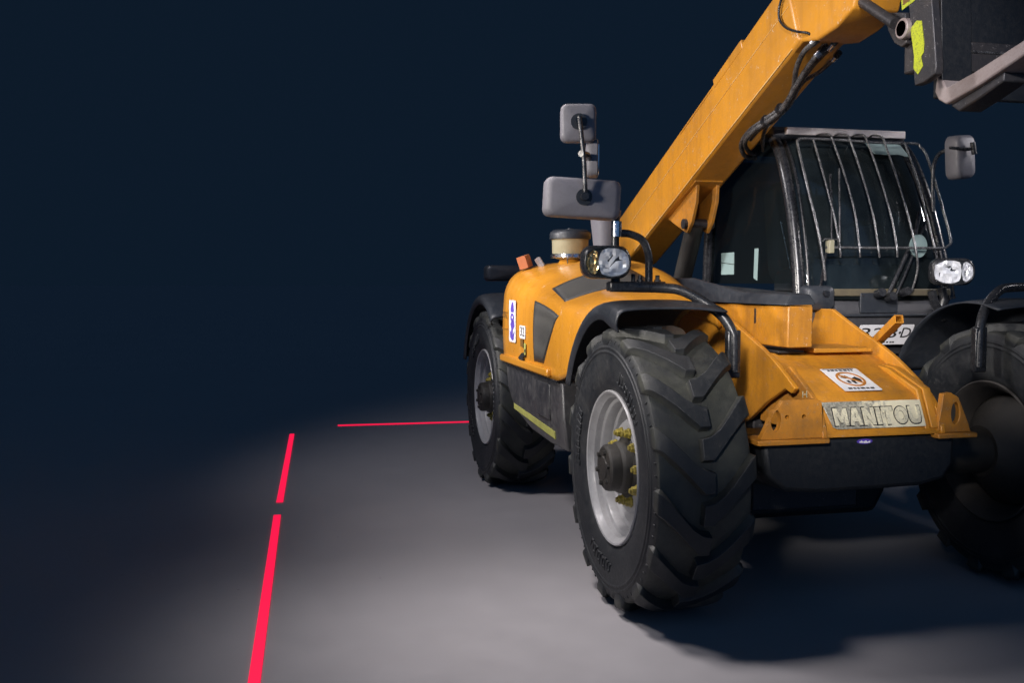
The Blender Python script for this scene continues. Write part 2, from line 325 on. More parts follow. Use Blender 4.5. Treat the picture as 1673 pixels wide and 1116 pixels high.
# ------------------------------------------------------------------ the floor and the projected red lines
fl = mesh('floor', [(-900, -600, 0), (60, -600, 0), (60, 600, 0), (-900, 600, 0)], [(0, 1, 2, 3)], 'concrete'); fl['kind'] = 'structure'
def red_line(p, q, wid, label, group):
    p, q = Vector(p), Vector(q); d = (q-p).normalized(); s = Vector((-d.y, d.x, 0))*wid/2
    vs = [p-s, q-s, q+s, p+s]; vs = [(v.x, v.y, 0.003) for v in vs]+[(v.x, v.y, 0.006) for v in vs]
    o = mesh('red_laser_line', vs, [(0,1,2,3),(4,5,6,7),(0,1,5,4),(1,2,6,5),(2,3,7,6),(3,0,4,7)], 'laser_red')
    o['label'] = label; o['category'] = 'laser line'; o['group'] = group
g_ = 'red laser lines projected on the floor'
red_line((1.10, -2.613, 0), (-2.039, -2.529, 0), 0.043, 'long thick red laser line on grey floor, nearest the camera', g_)
red_line((-2.391, -2.516, 0), (-5.279, -2.411, 0), 0.042, 'shorter red laser line just beyond the gap in the side line', g_)
red_line((-5.735, -1.966, 0), (-5.66, 0.2, 0), 0.07, 'thin crosswise red laser line on floor ending behind the rear tyre', g_)

# ------------------------------------------------------------------ the telehandler
T = bpy.data.objects.new('telehandler', None); COL.objects.link(T)
T['label'] = 'orange yellow telehandler with raised boom, black cab and big lugged tyres'; T['category'] = 'telehandler'

# ---- wheels
TR, TW = 0.61, 0.205
def tyre_geo(out):
    """out = -1: outer side towards -Y"""
    half = [(0.316, 0.150), (0.330, 0.172), (0.352, 0.186), (0.385, 0.197), (0.430, 0.203), (0.470, 0.204), (0.492, 0.2035),
            (0.495, 0.2075), (0.501, 0.2075), (0.504, 0.2030), (0.512, 0.2025), (0.515, 0.2060), (0.521, 0.2055), (0.524, 0.2005), (0.545, 0.196), (0.562, 0.186), (0.567, 0.165), (0.570, 0.10), (0.571, 0.0)]
    prof = [(r, -y) for r, y in half]+[(r, y) for r, y in reversed(half[:-1])]
    vs, fs = lathe_geo(prof, 96, 'Y', close=True); vs = [Vector(v) for v in vs]
    NL = 15; pitch = 2*PI/NL
    #   phi offset, y, top r, base y, base r, half-width top, half-width base
    steps = [(a_, b_*.965, c_, d_*.965, e_, f_, g_) for a_, b_, c_, d_, e_, f_, g_ in [(-0.300, 0.022, 0.609, 0.022, 0.562, 0.040, 0.050), (-0.292, -0.020, 0.610, -0.020, 0.562, 0.045, 0.056), (-0.236, -0.060, 0.610, -0.060, 0.562, 0.037, 0.052),
             (-0.158, -0.105, 0.608, -0.105, 0.562, 0.037, 0.052), (-0.080, -0.150, 0.604, -0.148, 0.566, 0.039, 0.056), (-0.022, -0.188, 0.597, -0.178, 0.560, 0.042, 0.059),
             (0.0, -0.208, 0.584, -0.186, 0.555, 0.044, 0.060), (0.008, -0.2125, 0.556, -0.188, 0.545, 0.042, 0.058), (0.012, -0.2075, 0.527, -0.192, 0.522, 0.030, 0.042)]]
    def P(phi, y, r): return Vector((r*math.cos(phi), y, r*math.sin(phi)))
    for side in (1, -1):
        for k in range(NL):
            ph0 = k*pitch+(0 if side == 1 else pitch/2)+random.uniform(-.004, .004); b0 = len(vs)
            wear = random.uniform(-0.002, 0.001)
            for dp, yt, rt, yb, rb, wt, wb in steps:
                vs += [P(ph0+dp-wb/TR, yb*side, rb), P(ph0+dp-wt/TR, yt*side, rt+wear), P(ph0+dp+wt/TR, yt*side, rt+wear), P(ph0+dp+wb/TR, yb*side, rb)]
            for i in range(len(steps)-1):
                for j in range(3): a = b0+i*4+j; fs.append((a, a+1, a+5, a+4))
            fs.append((b0, b0+1, b0+2, b0+3)); e = b0+(len(steps)-1)*4; fs.append((e, e+3, e+2, e+1))
    # moulded marks low on the outer wall and fine ribs beside the rim
    def mark(a, r0, r1, da, y):
        b0 = len(vs); yo = out*y; yi = out*(y-0.010)
        for yy in (yo, yi):
            for aa, rr in ((a-da, r0), (a+da, r0), (a+da, r1), (a-da, r1)): vs.append(P(aa, yy, rr))
        for q in ((0,1,2,3),(4,5,6,7),(0,1,5,4),(1,2,6,5),(2,3,7,6),(3,0,4,7)): fs.append(tuple(b0+i for i in q))
    for c0 in (-PI/2-0.15, 0.95, 3.0):
        for k in range(9):
            a = c0+(k-4)*0.075; h = random.choice((0.018, 0.024, 0.03))
            mark(a, 0.425-h, 0.425+h, 0.010, 0.2065); mark(a+0.03, 0.425-h, 0.425-h+0.010, 0.020, 0.2065)
            if k % 2: mark(a+0.03, 0.425+h-0.010, 0.425+h, 0.020, 0.2065)
    for k in range(72): mark(2*PI*k/72, 0.536, 0.552, 0.006, 0.1985)
    return vs, fs
def rim_geo(o, side=0):
    prof = [(0.300, -0.150), (0.332, -0.150), (0.333, -0.183), (0.328, -0.189), (0.321, -0.186), (0.314, -0.172), (0.303, -0.160), (0.297, -0.135), (0.286, -0.128), (0.281, -0.118), (0.277, -0.088),
            (0.267, -0.080), (0.262, -0.062), (0.258, -0.042), (0.248, -0.036), (0.236, -0.040), (0.222, -0.062), (0.205, -0.094), (0.192, -0.108), (0.176, -0.112), (0.10, -0.112), (0.06, -0.112),
            (0.06, -0.098), (0.19, -0.096), (0.236, -0.022), (0.262, -0.020), (0.268, -0.020), (0.284, -0.110), (0.300, -0.130)]
    back = [(0.263, -0.018), (0.272, 0.06), (0.29, 0.12), (0.305, 0.16), (0.33, 0.172), (0.333, 0.185), (0.326, 0.189), (0.312, 0.175), (0.296, 0.150), (0.284, 0.12), (0.264, 0.06), (0.258, -0.014)]
    return lathe_geo([(r, h*(-o)) for r, h in (prof if side == 0 else back)], 72, 'Y', close=True)
def make_wheel(x, y, out, spin, label):
    vs, fs = rim_geo(out)
    w_ = mesh('wheel', vs, fs, 'rim_paint', T, 0, 28); w_.location = (x, y, TR); w_.rotation_euler = (0, spin, 0); w_['label'] = label
    if out not in TY: TY[out] = None
    if TY[out] is None:
        vs, fs = tyre_geo(out); TY[out] = mesh('tyre', vs, fs, 'rubber', w_, 0.0035, 30)
    else:
        c = TY[out].copy(); COL.objects.link(c); c.parent = w_
    vs, fs = rim_geo(out, 1); mesh('rim_back', vs, fs, 'shade_back', w_, 0, 28)  # rim inside coloured dark to put the far wheel in shade
    hp = [(0.0, -0.222), (0.045, -0.222), (0.05, -0.217), (0.088, -0.216), (0.098, -0.208), (0.101, -0.196), (0.101, -0.165), (0.108, -0.160), (0.112, -0.150), (0.114, -0.125), (0.132, -0.120), (0.135, -0.1135), (0.0, -0.1135)]
    hub = lathe('hub', [(r, h*(-out)) for r, h in hp], (0, 0, 0), 'hub_grease', w_, 40)
    for k in range(6):
        a = 2*PI*k/6+0.3; lathe('cover_bolt', [(0, -0.228*-out), (0.011, -0.228*-out), (0.011, -0.212*-out)], (0.07*math.cos(a), 0, 0.07*math.sin(a)), 'hub_grease', hub, 6)
    n0 = None
    for k in range(10):
        a = 2*PI*k/10+0.15
        if n0 is None:
            n0 = lathe('wheel_nut', [(0.0, -0.149*-out), (0.011, -0.149*-out), (0.012, -0.140*-out), (0.018, -0.138*-out), (0.0195, -0.122*-out), (0.024, -0.120*-out), (0.025, -0.1125*-out), (0, -0.1125*-out)], (0, 0, 0), 'nut_yellow', w_, 6, smooth=20); c = n0
        else:
            c = n0.copy(); COL.objects.link(c); c.parent = w_
        c.location = (0.153*math.cos(a), 0, 0.153*math.sin(a)); c.rotation_euler = (0, -a+random.random(), 0)
    # brake drum and planetary housing behind the disc, widened to darken the rim's inside
    lathe('axle_drum', [(0.0, -0.09*-out), (0.15, -0.09*-out), (0.18, -0.01*-out), (0.255, 0.0), (0.262, 0.08*-out), (0.21, 0.13*-out), (0.19, 0.15*-out), (0.12, 0.22*-out), (0.0, 0.22*-out)], (0, 0, 0), 'hub_grease', w_, 40)
    return w_
TY = {}
WY = 0.935; WB = 2.7
make_wheel(0, -WY, -1, 0.05, 'near front wheel with pale rim, greasy hub and yellow nuts')
make_wheel(-WB, -WY, -1, 0.9, 'rear wheel behind the orange hood')
make_wheel(0, WY, 1, 0.4, 'far front wheel in deep shadow')
make_wheel(-WB, WY, 1, 1.3, 'far rear wheel hidden under the machine')

# ---- mudguards
def fender(name, x, sgn, a0, a1, lip, label=None):
    rows = []
    for i in range(9):
        t = i/8; a = math.radians(a0+(a1-a0)*t); c, s = math.cos(a), math.sin(a)
        r = 0.685+0.022*math.sin(PI*t)
        dip = lip*max(0.0, 1-abs(t-0.93)/0.22)
        row = []
        for yy, dr in ((-1.140, -0.060-dip), (-1.152, -0.030-dip*0.6), (-1.135, 0.004), (-1.07, 0.018), (-0.95, 0.022), (-0.80, 0.020), (-0.66, 0.006)):
            row.append((x+(r+dr)*c, yy*(-sgn)*-1 if sgn == 1 else -yy, TR+(r+dr)*s))
        rows.append(row)
    o = sheet(name, grid_geo(rows, 4, 4), 'black_plastic', T, 0.008)
    if label: o['label'] = label
    return o
fender('mudguard', 0, 1, 152, 77, 0.035, 'black mudguard over the near front tyre')
fender('mudguard', -WB, 1, 160, 55, 0.0, 'black mudguard over the rear tyre')
fender('mudguard', 0, -1, 152, 77, 0.035, 'black mudguard over the far front tyre')

# ---- axles and dark underframe
ax = tube('front_axle', [(0, -0.80, TR), (0, -0.45, TR), (0, -0.2, TR), (0, 0.2, TR), (0, 0.45, TR), (0, 0.80, TR)], [0.10, 0.10, 0.15, 0.15, 0.10, 0.10], 'hub_grease', T, 20)
tube('rear_axle', [(-WB, -0.80, TR), (-WB, -0.25, TR), (-WB, 0.25, TR), (-WB, 0.80, TR)], [0.10, 0.14, 0.14, 0.10], 'hub_grease', T, 20)
box('underframe', (-3.15, -0.38, 0.34), (-0.15, 0.17, 1.00), 'dark_steel', T, 0.01)
prism('cross_member', [(-.625,.772),(.265,.772),(.262,.64),(.215,.575),(.10,.552),(-.38,.545),(-.52,.56),(-.60,.62)], YZ, .06, .405, 'frame_black', T, .02)
prism('gearbox_light_block', [(-.50,.25),(.40,.25),(.46,.36),(.46,.56),(-.56,.56),(-.56,.40)], YZ, -2.1, -.35, 'frame_black', T, .03)  # dark gearbox box, added low to stop light passing under the chassis
box('rear_counterweight', (-3.45, -0.62, 0.62), (-3.05, 0.62, 1.30), 'paint_nose', T, 0.03)

# ---- engine hood
HR = [
 [(-2.17,-1.095,.895),(-2.17,-1.104,1.10),(-2.17,-1.10,1.27),(-2.165,-1.085,1.37),(-2.16,-1.04,1.447),(-2.15,-.95,1.498),(-2.15,-.76,1.533),(-2.15,-.50,1.545),(-2.15,-.43,1.30)],
 [(-1.70,-1.10,.895),(-1.70,-1.11,1.10),(-1.70,-1.106,1.26),(-1.70,-1.088,1.352),(-1.70,-1.035,1.415),(-1.70,-.92,1.472),(-1.70,-.72,1.518),(-1.70,-.48,1.535),(-1.70,-.42,1.30)],
 [(-1.30,-1.10,.895),(-1.30,-1.11,1.09),(-1.30,-1.106,1.245),(-1.30,-1.088,1.325),(-1.30,-1.03,1.372),(-1.30,-.90,1.432),(-1.30,-.70,1.488),(-1.30,-.46,1.505),(-1.30,-.40,1.28)],
 [(-1.02,-1.10,.895),(-1.02,-1.11,1.08),(-1.02,-1.106,1.222),(-1.02,-1.085,1.298),(-1.01,-1.02,1.335),(-1.00,-.87,1.388),(-1.00,-.68,1.432),(-.98,-.46,1.450),(-.98,-.40,1.26)],
 [(-.89,-1.097,.900),(-.88,-1.105,1.08),(-.87,-1.102,1.205),(-.86,-1.083,1.278),(-.83,-1.01,1.318),(-.78,-.88,1.360),(-.74,-.71,1.388),(-.68,-.50,1.385),(-.68,-.42,1.24)],
 [(-.74,-1.098,.938),(-.72,-1.092,1.085),(-.69,-1.080,1.195),(-.66,-1.045,1.258),(-.61,-.985,1.298),(-.55,-.875,1.340),(-.51,-.705,1.362),(-.50,-.500,1.345),(-.52,-.42,1.22)],
 [(-.62,-1.080,.970),(-.58,-1.070,1.082),(-.52,-1.040,1.172),(-.47,-.990,1.222),(-.42,-.955,1.258),(-.36,-.865,1.300),(-.33,-.700,1.318),(-.35,-.490,1.288),(-.40,-.42,1.19)],
]
HL = grid_geo(HR, 6, 6)
hood = sheet('engine_hood', HL, 'paint_hood', T, 0.02)
hood['label'] = 'orange engine hood with two dark grilles'
def hp(u, v, off=0.0):
    """point on the hood at row u, column v, lifted off the sheet"""
    def at(a, b):
        a = min(max(a*6, 0), len(HL)-1.001); b = min(max(b*6, 0), len(HL[0])-1.001); i, j = int(a), int(b); s, t = a-i, b-j
        return HL[i][j]*(1-s)*(1-t)+HL[i+1][j]*s*(1-t)+HL[i][j+1]*(1-s)*t+HL[i+1][j+1]*s*t
    p = at(u, v); du = at(u+.05, v)-at(u-.05, v); dv = at(u, v+.05)-at(u, v-.05); n = dv.cross(du).normalized()
    if n.y > 0 and n.z < 0.2 or n.z < -0.2: n = -n
    return p+n*off
def hood_patch(name, corner, mat, off=0.004, nu=10, nv=12, thick=0.006):
    """corner: (u,v) at rear-outer, front-outer, front-inner, rear-inner; rounded by the shape function"""
    L = []
    for i in range(nu+1):
        s = i/nu; row = []
        for j in range(nv+1):
            t = j/nv
            a = [corner[k][0] for k in range(4)]; b = [corner[k][1] for k in range(4)]
            f = lambda q: q[0]*(1-s)*(1-t)+q[1]*s*(1-t)+q[2]*s*t+q[3]*(1-s)*t
            row.append(hp(f(a), f(b), off))
        L.append(row)
    return sheet(name, L, mat, hood, thick, 50)
g1 = hood_patch('top_grille', [(2.15, 4.12), (3.55, 3.55), (3.72, 6.2), (2.2, 6.2)], 'grille_mesh')
hood_patch('top_grille_rim', [(2.08, 4.02), (3.62, 3.45), (3.80, 6.3), (2.12, 6.3)], 'black_plastic', 0.0015, thick=0.004)
g2 = hood_patch('side_grille', [(1.86, .40), (2.40, .42), (3.86, 2.25), (1.86, 2.52)], 'grille_mesh', 0.004, 12, 12)
hood_patch('side_grille_rim', [(1.81, .34), (2.44, .36), (3.93, 2.32), (1.81, 2.60)], 'black_plastic', 0.0015, 12, 12, 0.004)
box('hood_lip', (-2.16, -1.128, .905), (-1.02, -1.085, .948), 'paint_hood', hood, 0.010)
box('hood_seam', (-2.17, -1.108, .884), (-0.90, -1.06, .896), 'black_gloss', hood, 0.002)
for zz, x0, x1 in ((1.115, -2.15, -1.50),): box('panel_seam', (x0, -1.1128, zz), (x1, -1.108, zz+.0035), 'paint_nose', hood, 0)
# stickers on the hood side
hs = Frame((-1.86, -1.1135, 1.17), (1, 0, 0), (0, 0, 1))
st = flat('logo_sticker', hs, roundrect(-.085, .085, -.128, .128, .012), 0, .0015, 'white_print', hood)
def pr(name, poly, m_='purple_print', fr=hs, par=None, holes=()): return flat(name, fr, poly, .0018, .0030, m_, par or st, holes)
pr('logo_mark', [(-.012, .112), (.022, .118), (.045, .07), (.038, .055), (-.035, .055), (-.04, .075)])
pr('logo_mark', ring2(.045, .026, 20, (0, .022)), holes=[ring2(.02, .010, 14, (0, .024))])
pr('logo_mark', [(-.018, 0), (.05, .005), (.06, -.03), (.02, -.05), (.012, -.085), (.04, -.07), (.062, -.06), (.035, -.112), (-.005, -.118), (-.05, -.10), (-.06, -.06), (-.03, -.07), (-.022, -.045), (-.045, -.02)])
s2 = flat('small_sticker', Frame((-1.605, -1.1135, 1.115), (1, 0, 0), (0, 0, 1)), roundrect(-.07, .07, -.038, .038, .01), 0, .0015, 'white_print', hood)
lettering('sticker_number', '32', Frame((-1.605, -1.1135, 1.115), (1, 0, 0), (0, 0, 1)), 0, 0, .075, .001, .0017, 'black_print', s2, width=.10)
hf = Frame((-2.07, -1.1115, 1.20), (1, 0, 0), (0, 0, 1))
lettering('faded_lettering', 'TNC', hf, 0, 0, .06, .001, .0004, 'brown_print', hood, width=.12)
fx = Frame((-1.58, -1.1140, 1.0), (1, 0, 0), (0, 0, 1))
flat('tape_mark', fx, [(-.13, -.045), (-.06, -.055), (-.05, -.075), (.0, -.07), (-.01, -.03), (.04, -.025), (.02, .0), (-.05, -.012)], 0, .002, 'black_print', hood)
flat('tape_mark', fx, [(-.07, .03), (.0, .025), (.0, .075), (-.075, .072)], 0, .002, 'brown_print', hood)
flat('tape_mark', fx, [(.015, -.02), (.05, -.015), (.06, .05), (.02, .055)], 0, .002, 'stripe_yellow', hood)
flat('tape_mark', fx, [(.03, .0), (.055, .004), (.05, .02), (.028, .016)], .002, .003, 'black_print', hood)

# ---- side skirt (tank cover) below the hood
sk = prism('side_skirt', [(-2.15,.884),(-.868,.884),(-.845,.70),(-.822,.535),(-1.15,.53),(-1.55,.545),(-1.95,.615),(-2.10,.74)], lambda p, t: (p[0], t+(0.0 if t > -1 else (max(0, .72-p[1])*0.10)), p[1]), -1.088, -.52, 'skirt_black', T, 0.012)
sk['label'] = 'black side skirt with yellow stripe under the hood'
box('access_hatch', (-1.37, -1.0945, .665), (-1.09, -1.082, .86), 'skirt_black', sk, 0.006)
for i, (x0, z0, x1, z1) in enumerate(((-1.96, .638, -1.02, .592),)):
    vs = []
    for yy in (-1.081, -1.070):
        vs += [(x0, yy, z0-.018), (x1, yy+.002, z1-.022), (x1, yy-.002, z1+.020), (x0, yy, z0+.016)]
    mesh('yellow_stripe', vs, [(0,1,2,3),(4,5,6,7),(0,1,5,4),(1,2,6,5),(2,3,7,6),(3,0,4,7)], 'stripe_yellow', sk, 0.001)

# ---- things on top of the hood: pre-cleaner, exhaust, bracket, rear lamp housing
pc = lathe('air_pre_cleaner', [(0.0,.235),(.06,.235),(.105,.228),(.122,.215),(.127,.200),(.126,.178),(.118,.174),(.116,.170),(.114,.085),(.110,.080),(.118,.076),(.118,.064),(.106,.058),(.08,.05),(.05,.045),(.05,.0)], (-2.02, -.70, 1.505), 'cream_plastic', T, 40, 'Z', 40)
lathe('pre_cleaner_cap', [(0.0,.243),(.02,.243),(.022,.239),(.104,.234),(.124,.222),(.131,.206),(.130,.176),(.1275,.174)], (-2.02, -.70, 1.505), 'black_plastic', pc, 40, 'Z', 40)
lathe('clamp_band', [(.1195,.056),(.1225,.058),(.1225,.080),(.1195,.082),(.1195,.056)], (-2.02, -.70, 1.505), 'chrome', pc, 40, 'Z')
lathe('intake_base', [(.12,.0),(.105,.012),(.075,.03),(.066,.05),(.0,.05)], (-2.02, -.70, 1.50), 'paint_hood', pc, 32, 'Z')
tube('bowl_strap', [(-1.905,-.745,1.57),(-1.895,-.755,1.545),(-1.90,-.75,1.515)], .004, 'black_gloss', pc, 6)
ex = lathe('exhaust_pipe', [(.052,-.06),(.056,.0),(.066,.12),(.082,.26),(.088,.30),(.082,.30),(.06,.12),(.05,.0)], (-1.2, -.745, 1.50), 'grey_plastic', T, 32, 'Z')
tube('orange_reflector', [(-2.10,-.965,1.50),(-2.10,-.99,1.575)], .045, 'orange_lens', T, 4)
tube('latch', [(-2.08,-.90,1.56),(-2.06,-.87,1.505)], .022, 'visor_steel', T, 6)
rbox('rear_lamp_box', (-2.95, -.88, 1.475), (.10, .36, .115), .03, 'black_plastic', T, bulge=.004)
# ---- lamp and mirror bracket
def bracket(sg):
    pts = [(-.06,-1.105,1.385),(-.05,-1.0,1.383),(-.03,-.88,1.380),(0.0,-.80,1.368),(.04,-.71,1.315),(.08,-.645,1.255),(.105,-.612,1.19),(.11,-.607,1.15),(.112,-.606,1.02)]
    pts = [(x, y*sg, z) for x, y, z in pts]
    b_ = tube('lamp_bracket_tube', cr(pts, 6), .022, 'black_gloss', T, 12)
    box('bracket_plate', (.085, -.640*sg if sg == 1 else .580, .995), (.122, -.580*sg if sg == 1 else .640, 1.20), 'black_gloss', b_, .006)
    return b_
br = bracket(1); bl = bracket(-1)
bar = box('bracket_bar', (-.095, -1.115, 1.365), (-.03, -.86, 1.408), 'black_gloss', br, .008)
tube('mirror_tube', [(-.06,-1.085,1.40),(-.06,-1.085,1.60),(-.06,-1.085,1.735)], .017, 'black_gloss', br, 10)
tube('mirror_sleeve', [(-.045,-1.085,1.60),(-.045,-1.085,1.665)], .023, 'chrome', br, 12)
tube('arched_tube', cr([(-.055,-1.085,1.615),(-.055,-1.02,1.612),(-.055,-.962,1.585),(-.055,-.935,1.525),(-.055,-.932,1.46),(-.055,-.932,1.40)], 6), .017, 'black_gloss', br, 12)
for dy in (-.04, .04): lathe('bracket_bolt', [(0,.03),(.010,.03),(.010,.012),(.016,.010),(.016,0)], (-.055, -.932+dy, 1.405), 'black_gloss', br, 8, 'Z')
for dy in (-1.075, -1.005): tube('lamp_stud', [(-.05,dy,1.40),(-.05,dy,1.44)], .010, 'black_gloss', br, 8)
# near head lamp
def head_lamp(c, sy, sz, q, mirror, label):
    h = rbox('head_lamp', c, (.11 if not mirror else .06, sy, sz), min(sy, sz)*.34, 'black_gloss', T, q); h['label'] = label
    fr = Frame(Vector(c)+q @ Vector((.0562 if not mirror else .0312, 0, 0)), q @ Vector((0, 1, 0)), q @ Vector((0, 0, 1)))
    def bowl(name, cx, w_, hgt, mat, r):
        L = []
        for i in range(10):
            row = []
            for j in range(8):
                a, b = (i/9-.5)*2, (j/7-.5)*2
                aa = a*math.sqrt(1-b*b*.35); bb = b*math.sqrt(1-a*a*.35)
                row.append(fr.p(cx+aa*w_/2, bb*hgt/2, .001+.012*(a*a+b*b)*.5+random.uniform(-.006, .006)))
            L.append(row)
        return sheet(name, L, mat, h, 0, 12)
    sg = -1 if not mirror else 1
    bowl('main_reflector', -sg*sy*.135, sy*.64, sz*.86, 'reflector', .1)
    bowl('indicator_reflector', sg*sy*.315, sy*.25, sz*.74, 'amber_reflector' if not mirror else 'reflector', .1)
    lv = []; n = 28
    L = []
    for i in range(6):
        t = i/5; row = []
        for k in range(n+1):
            a = 2*PI*k/n; e = 2.6; ca, sa = math.cos(a), math.sin(a)
            rx = abs(ca)**(2/e)*(1 if ca > 0 else -1); ry = abs(sa)**(2/e)*(1 if sa > 0 else -1)
            row.append(fr.p(rx*sy*.455*t, ry*sz*.445*t, .030-.016*t*t))
        L.append(row)
    sheet('lens', L, 'lamp_glass', h, 0, 50)
    rimp = [fr.p((abs(math.cos(2*PI*k/36))**(2/2.6))*(1 if math.cos(2*PI*k/36) > 0 else -1)*sy*.462, (abs(math.sin(2*PI*k/36))**(2/2.6))*(1 if math.sin(2*PI*k/36) > 0 else -1)*sz*.452, .010) for k in range(37)]
    tube('lens_rim', rimp, .0045, 'black_gloss', h, 8)
    return h
head_lamp((-.03, -1.14, 1.490), .205, .142, facing((1, -.16, -.02)), False, 'head lamp with amber indicator on the near bracket')
head_lamp((-.30, .765, 1.458), .205, .135, facing((1, -.42, -.02)), True, 'head lamp beside the cab')
tube('lamp_arm', [(-.36,.70,1.36),(-.36,.72,1.30),(-.40,.80,1.22)], .022, 'black_gloss', T, 10)
# mirrors
def mirror(c, size, rad, nrm, label, mount=True, up=(0, 0, 1)):
    q = facing(nrm, up); h = rbox('mirror', c, size, rad, 'grey_plastic', T, q, bulge=.008); h['label'] = label
    f0 = Vector(c)+q @ Vector((-size[0]*.52, 0, 0)); fr = Frame(f0, q @ Vector((0, -1, 0)), q @ Vector((0, 0, 1)))
    flat('mirror_glass', fr, roundrect(-size[1]*.43, size[1]*.43, -size[2]*.42, size[2]*.42, rad*.8), 0, .003, 'chrome', h)
    if mount:
        p = Vector(c)+q @ Vector((size[0]*.5+.002, 0, 0)); d_ = q @ Vector((1, 0, 0))
        tube('swivel', [p, p+d_*.012], .034, 'black_plastic', h, 18); tube('ball_joint', [p+d_*.012, p+d_*.035], .017, 'black_gloss', h, 12)
    return h
mirror((-.02, -1.247, 1.757), (.085, .325, .165), .030, (1, -.14, .05), 'wide low mirror on the near bracket', up=(0, .06, 1))
mirror((-.03, -1.262, 2.072), (.055, .150, .160), .026, (1, -.22, .03), 'small upper mirror on the near bracket')
mirror((-.10, -1.178, 1.935), (.050, .150, .155), .026, (-.30, -.95, 0), 'small mirror seen edge-on on the near rod', False)
tube('mirror_rod', cr([(.045,-1.252,1.757),(.05,-1.256,1.80),(.05,-1.262,1.92),(.04,-1.272,2.03),(.03,-1.275,2.09)], 5), .0095, 'wire_black', T, 10)
tube('mirror_clamp', [(.05,-1.275,1.935),(.02,-1.24,1.935),(-.07,-1.20,1.93)], .014, 'black_gloss', T, 8)
mirror((-.50, .955, 2.055), (.085, .135, .225), .035, (1, .22, -.02), 'mirror on the far side of the cab', False, up=(0, -.10, 1))
tube('mirror_rod', cr([(-0.55, 0.839, 1.777), (-0.55, 0.831, 1.92), (-0.55, 0.836, 2.022), (-0.55, 0.871, 2.08), (-0.52, 0.917, 2.099)], 5), .010, 'wire_black', T, 10)
tube('mirror_clamp', [(-0.43, 0.837, 2.091), (-0.43, 0.92, 2.087), (-0.43, 0.974, 2.089)], .008, 'black_gloss', T, 8)
tube('mirror_clamp', [(-0.43, 0.969, 2.123), (-0.43, 0.982, 2.061)], .013, 'black_gloss', T, 8)

# ---- chassis nose
YL, YR = -.42, .20
prof = [(-.42,1.272),(-.23,1.196),(-.03,1.125),(.10,1.070),(.195,1.020),(.29,.965),(.355,.918),(.405,.855),(.43,.79)]
prof = [(p.x, p.y) for p in cr([(a, b, 0) for a, b in prof], 4)]
nose = prism('nose_plate', prof+[(.43,.775),(.10,.775),(-.70,.80),(-.70,1.272)], XZ, YR-.022, YR, 'paint_nose', T, .004)
nose['label'] = 'far curved side plate of the orange chassis nose'
lo = [(-.90,.98),(-.30,.84),(-.20,.755),(-.12,.775),(.05,.88),(.21,.955),(.26,.94)]
lp = prism('nose_plate', [p for p in prof if p[0] < .30]+list(reversed(lo))+[(-.90,1.30),(-.55,1.272)], XZ, YL, YL+.022, 'paint_nose', T, .004)
lp['label'] = 'near curved side plate of the orange chassis nose'
prism('nose_gusset', [p for p in prof if p[0] > .13]+[(.43,.775),(-.10,.775),(-.10,.90)], XZ, YL+.05, YL+.072, 'paint_dirty_shade', T, .004)
dk = [(-.70,1.085),(-.06,1.085),(-.05,1.075),(.045,1.035),(.09,1.022),(.33,.935),(.352,.915),(.352,.905),(.405,.800),(.425,.785),(.425,.775)]
L = [[(x, y, z) for y in (YL+.06, -.1, YR-.022)] for x, z in dk]
vs, fs = grid_faces([[Vector(p) for p in r_] for r_ in L]); deck = mesh('nose_deck', vs, fs, 'paint_nose', T, .010, 30)
so = deck.modifiers.new('solid', 'SOLIDIFY'); so.thickness = .016; so.offset = -1; deck.modifiers.move(1, 0)
# inner stiffener beside the far plate
prism('nose_rib', [(.06,1.035),(.14,1.025),(.345,.955),(.41,.80),(.41,.78),(.30,.78),(.20,.90)], XZ, YR-.085, YR-.060, 'paint_nose', T, .005)
prism('nose_rib_face', [(.06,1.038),(.15,1.030),(.352,.958),(.42,.80),(.41,.80),(.34,.945),(.14,1.012),(.06,1.020)], XZ, YR-.060, YR-.0225, 'paint_nose', T, .003)
box('deck_ledge', (-.30, -.16, 1.088), (.0, .13, 1.108), 'paint_nose', T, .004)
box('deck_strip', (-.34, -.33, 1.087), (-.02, -.20, 1.098), 'black_print', T, .003)
# tabs with lifting eyes
tl = prism('tie_down_tab', [(-.640,.778),(-.365,.778),(-.375,.925),(-.40,.935),(-.545,.93),(-.60,.86)], YZ, .395, .425, 'paint_dirty_shade', T, .004,
    holes=[ring2(.022, .044, 18, (-.575,.852))[::-1], ring2(.009, .009, 10, (-.527,.866))[::-1], ring2(.009, .009, 10, (-.452,.866))[::-1]])
tl['label'] = 'near tie-down tab with slotted hole'
tr = prism('tie_down_tab', [(.165,.778),(.325,.778),(.315,.81),(.262,.925),(.225,.945),(.19,.94)], YZ, .392, .422, 'paint_dirty_shade', T, .004, holes=[ring2(.021, .046, 18, (.250,.858))[::-1]])
tr['label'] = 'far tie-down tab with slotted hole'
box('base_flange', (.30, -.665, .757), (.452, -.350, .777), 'paint_dirty_shade', T, .004)
box('base_flange', (.30, .150, .757), (.452, .335, .777), 'paint_dirty_shade', T, .004)
lettering('tab_mark', 'H', Frame((.431,-.455,.955), (0,1,0), (0,0,1)), 0, 0, .036, .001, .0005, 'cream_plastic', lp)
